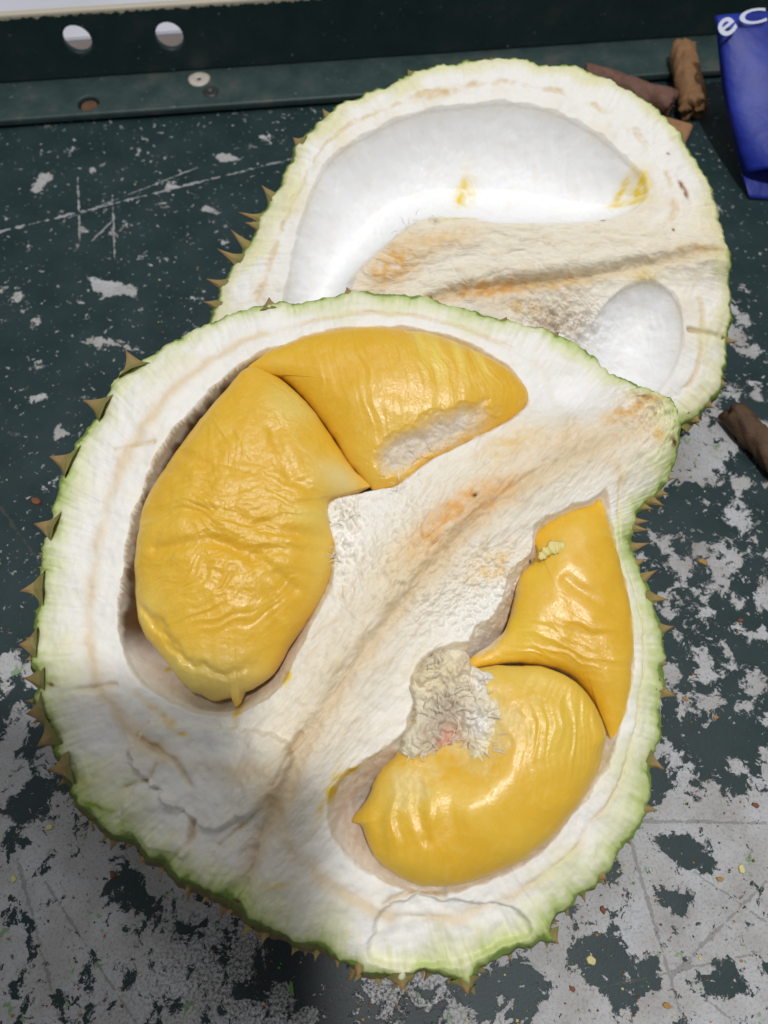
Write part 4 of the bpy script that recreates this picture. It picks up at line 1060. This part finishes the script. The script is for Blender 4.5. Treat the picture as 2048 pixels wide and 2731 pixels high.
m_st3 = simple_mat("dark_bark", (96, 70, 48), 0.7, 110, 0.9, 360, 0.8, 0.001, (.35, .32, .3))
def zz(x, y, z): return on_z(x / KD, y / KD, z)
stick(zz(1818, 128, .0145), zz(1850, 290, .0085), .0074, .0080, m_st1, "tan broken stalk piece leaning on the angle bar beside the blue bag", 201, True)
stick(zz(1560, 198, .0085), zz(1790, 282, .0085), .0068, .0082, m_st2, "reddish brown stalk piece lying behind the empty durian half", 202)
stick(zz(1950, 1096, .0065), zz(2130, 1290, .0068), .0064, .0068, m_st3, "dark brown stalk piece alone on the chipped paint at the table's side", 203)

def chip():
    P = [zz(1735, 318, .004), zz(1848, 340, .004), zz(1820, 398, .004), zz(1760, 392, .004)]
    bm = bmesh.new(); base = np.mean(P, 0); base[2] = 0
    lo = [bm.verts.new(tuple((p - base) * [1, 1, 0])) for p in P]; hi = [bm.verts.new(tuple((p - base) * [.96, .96, 0] + np.array([0, 0, z]))) for p, z in zip(P, (.009, .007, .004, .006))]
    bm.faces.new(lo[::-1]); bm.faces.new(hi)
    for i in range(4): bm.faces.new((lo[i], lo[(i + 1) % 4], hi[(i + 1) % 4], hi[i]))
    bmesh.ops.bevel(bm, geom=list(bm.edges), offset=.0009, segments=2, affect='EDGES')
    me = bpy.data.meshes.new("husk_chip"); bm.to_mesh(me); bm.free()
    o = link("husk_chip", me, simple_mat("husk_chip_tan", (164, 120, 84), 0.75, 200, 0.5, 500, 0.5)); o.location = base
    tag(o, "flat tan wedge-shaped chip just behind the empty durian half", "chip")
chip()

# blue bag leaning on the bar, its open end towards the durian
def bag():
    m, nt, b = new_mat("blue_bag_plastic")
    co = objco(nt); n1 = noise(nt, co, 40, 4, .5)
    nt.links.new(mixc(nt, maprange(nt, n1, .35, .7), tuple(lin((20, 40, 138))), tuple(lin((28, 52, 160)))), b.inputs['Base Color'])
    b.inputs['Roughness'].default_value = 0.5; nt.links.new(bump(nt, noise(nt, co, 45, 4, .55, 0.3), .30, .004), b.inputs['Normal'])
    A = zz(1905, 44, .052); B = zz(2230, 20, .052); C = zz(1990, 527, .0015); D = zz(2250, 545, .0015)
    root = empty("blue_bag", (float(C[0]), float(C[1]), 0)); tag(root, "blue bag with white letters leaning on the angle bar, its mouth open", "bag")
    base = np.array(root.location); N = 60; K = 40
    up = np.cross(B - A, A - C); up /= np.linalg.norm(up); up = up if up[2] > 0 else -up
    V = []
    for k in range(K):
        f = k / (K - 1)
        for i in range(N):
            g = i / N; top = g < .5; x = (g * 2 if top else 2 - g * 2)
            e = f if not top else 0.125 + 0.875 * f                      # lower sheet reaches further out at the mouth
            l = C + (A - C) * e; r = D + (B - D) * e
            th = (0.0085 + 0.010 * (1 - f) ** 3) * math.sin(math.pi * min(1, max(0, x))) ** .55 * (1.0 - 0.75 * sst(.9, 1.0, np.array(f)) )
            off = (1 if top else 0.0) * th + (0.0008 * math.sin(f * 9 + x * 5) if top else 0)
            p = l + (r - l) * x + up * off
            p[0] -= 0.002 * math.sin(f * math.pi) * (1 - x)
            V.append(p)
    V = np.array(V) - base
    me = mesh_arrays("bag_body", V, ring_quads(K, N))
    o = link("bag_body", me, m, root); sol = o.modifiers.new("thickness", 'SOLIDIFY'); sol.thickness = 0.0005; sol.offset = 0
    wm = simple_mat("white_print", (214, 218, 236), 0.5)
    ex = (B - A) / np.linalg.norm(B - A); ey = (A - C) / np.linalg.norm(A - C); ez = up
    for ch, x, y, rz, sc, sx in (("e", 1934, 66, 33, .0185, 1.25), ("C", 2008, 46, 4, .0108, 2.2)):
        cu = bpy.data.curves.new("letter", 'FONT'); cu.body = ch; cu.size = 1.0; cu.align_x = 'CENTER'; cu.align_y = 'CENTER'; cu.extrude = 0.012; cu.offset = 0.012
        tmp = bpy.data.objects.new("letter_tmp", cu); COL.objects.link(tmp)
        bpy.context.view_layer.update()
        me = bpy.data.meshes.new_from_object(tmp.evaluated_get(bpy.context.evaluated_depsgraph_get())); bpy.data.objects.remove(tmp); me.name = "letter"
        me.materials.clear()
        d = rays([(x / KD, y / KD)])[0]; o0 = C + up * 0.0100; t = ((o0 - CPOS) @ up) / (d @ up); p = CPOS + d * t
        R = Matrix((ex, np.cross(ez, ex), ez)).transposed().to_4x4()
        lo = link("letter", me, wm, root)
        lo.matrix_local = Matrix.Translation(Vector(p - base)) @ R @ Matrix.Rotation(math.radians(rz), 4, 'Z') @ Matrix.Diagonal((sc * sx, sc, sc * .5, 1))
bag()

# ------------------------------------------------------------------ crumbs
def flake_mesh(k, r):
    rng = random.Random(300 + k); n = rng.randint(5, 7); bm = bmesh.new()
    pts = [(r * math.cos(2 * math.pi * i / n) * rng.uniform(.5, 1.2) * 1.5, r * math.sin(2 * math.pi * i / n) * rng.uniform(.5, 1.1)) for i in range(n)]
    lo = [bm.verts.new((x, y, 0)) for x, y in pts]; hi = [bm.verts.new((x * .85, y * .85, r * rng.uniform(.35, .7))) for x, y in pts]
    bm.faces.new(lo[::-1]); bm.faces.new(hi)
    for i in range(n): bm.faces.new((lo[i], lo[(i + 1) % n], hi[(i + 1) % n], hi[i]))
    me = bpy.data.meshes.new("husk_crumb"); bm.to_mesh(me); bm.free(); return me
CR_COL = {'cream': (222, 214, 150), 'brown': (128, 78, 50), 'ochre': (176, 134, 70), 'leaf': (110, 160, 70)}
CR_MAT = {k: simple_mat("crumb_" + k, c, .7, 600, .4) for k, c in CR_COL.items()}
crumbs = [(1276, 2073, 'cream', .0024, 30, "cream crumb of husk on a dark green paint patch below the durian's torn tip"), (1600, 1876, 'cream', .0020, 70, "slim cream sliver of husk on bare grey paint"),
          (1302, 1966, 'brown', .0018, 80, None), (1633, 1740, 'brown', .0018, 20, None), (1237, 2136, 'brown', .0016, 20, None), (1555, 1900, 'ochre', .0018, 0, None), (1440, 2212 - 40, 'ochre', .0016, 10, None),
          (80, 1085, 'brown', .0030, 20, "broken brown thorn tip beside the durian's rim"), (245, 1890, 'brown', .0022, 60, "rusty brown crumb below the durian's brown underside"), (630, 2135, 'leaf', .0024, 80, "thin bright green leaf scrap on the dark stained paint"),
          (30, 1900, 'cream', .0016, 60, None), (108, 1787, 'cream', .0018, -20, None), (1518, 1215, 'ochre', .0026, 20, None), (1600, 1340, 'brown', .0018, 0, None), (1480, 1510, 'ochre', .0016, 40, None), (1545, 1550, 'ochre', .0014, 0, None)]
for k, (x, y, c, r, a, lab) in enumerate(crumbs):
    me = flake_mesh(k, r * .72); p = on_z(x, y, 0.0)
    o = link("husk_crumb", me, CR_MAT[c]); o.location = (p[0], p[1], 0.0001); o.rotation_euler = (0, 0, math.radians(-a))
    if c == 'leaf': o.scale = (1.2, .6, .35)
    g = {'brown': "brown crumbs scattered on the table", 'ochre': "ochre crumbs scattered on the table", 'cream': "cream crumbs scattered on the table", 'leaf': None}[c]
    lab = lab or {12: "largest ochre crumb, on worn paint beside the dark stalk piece", 5: "ochre crumb next to the slim cream sliver on grey paint", 13: "brown crumb on green paint below the dark stalk piece"}.get(k)
    if lab: tag(o, lab, "crumb")
    else: tag(o, {'brown': "tiny dark brown crumb on bare grey paint", 'ochre': "tiny ochre crumb lying on worn paint", 'cream': "tiny cream fleck left of the durian's thorny side"}[c], "crumb", g)

def fine_crumbs():
    V, F, C = [], [], []; off = 0; rng = random.Random(5)
    for _ in range(650):
        if rng.random() < .7: x, y = rng.uniform(-40, 1700), rng.uniform(1350, 2250)
        else: x, y = rng.uniform(-40, 1700), rng.uniform(350, 1350)
        p = on_z(x, y, 0.0002); r = rng.choice((.0003, .0003, .0004, .0006)) ; n = 5; a0 = rng.uniform(0, 6)
        c = rng.choice(('brown', 'brown', 'ochre', 'cream', 'leaf')); rgb = lin(CR_COL[c])
        for z, f in ((0, 1), (r * .8, .7)):
            for i in range(n): V.append((p[0] + r * f * math.cos(a0 + 2 * math.pi * i / n) * rng.uniform(.6, 1.4), p[1] + r * f * math.sin(a0 + 2 * math.pi * i / n) * rng.uniform(.6, 1.2), .0002 + z)); C.append(rgb)
        for i in range(n): F.append((off + i, off + (i + 1) % n, off + n + (i + 1) % n, off + n + i))
        off += 2 * n
    T = [(k + 5, k + 6 + i, k + 7 + i) for k in range(0, off, 10) for i in range(3)]
    me = mesh_arrays("fine_crumbs", np.array(V), np.array(F), np.array(T)); set_col(me, np.array(C))
    o = link("fine_crumbs", me, M_RIND); tag(o, "fine husk dust and specks strewn over the table paint", "crumbs", kind="stuff")
fine_crumbs()

# unseen slab added in place of phone and hand, to shade the lower left
def shade():
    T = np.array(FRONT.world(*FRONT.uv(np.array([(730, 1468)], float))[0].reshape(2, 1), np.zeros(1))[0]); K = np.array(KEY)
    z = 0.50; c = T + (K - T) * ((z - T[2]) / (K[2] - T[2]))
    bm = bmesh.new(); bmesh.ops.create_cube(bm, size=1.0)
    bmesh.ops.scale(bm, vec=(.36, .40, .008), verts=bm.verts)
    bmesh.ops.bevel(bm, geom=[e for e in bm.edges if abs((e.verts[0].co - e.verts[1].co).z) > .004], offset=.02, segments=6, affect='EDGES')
    me = bpy.data.meshes.new("added_shadow_slab"); bm.to_mesh(me); bm.free()
    o = link("added_shadow_slab", me, simple_mat("black_slab", (24, 24, 26), .4, 50, .3)); o.location = (c[0] - .18, c[1] - .20, z); tag(o, kind="structure")
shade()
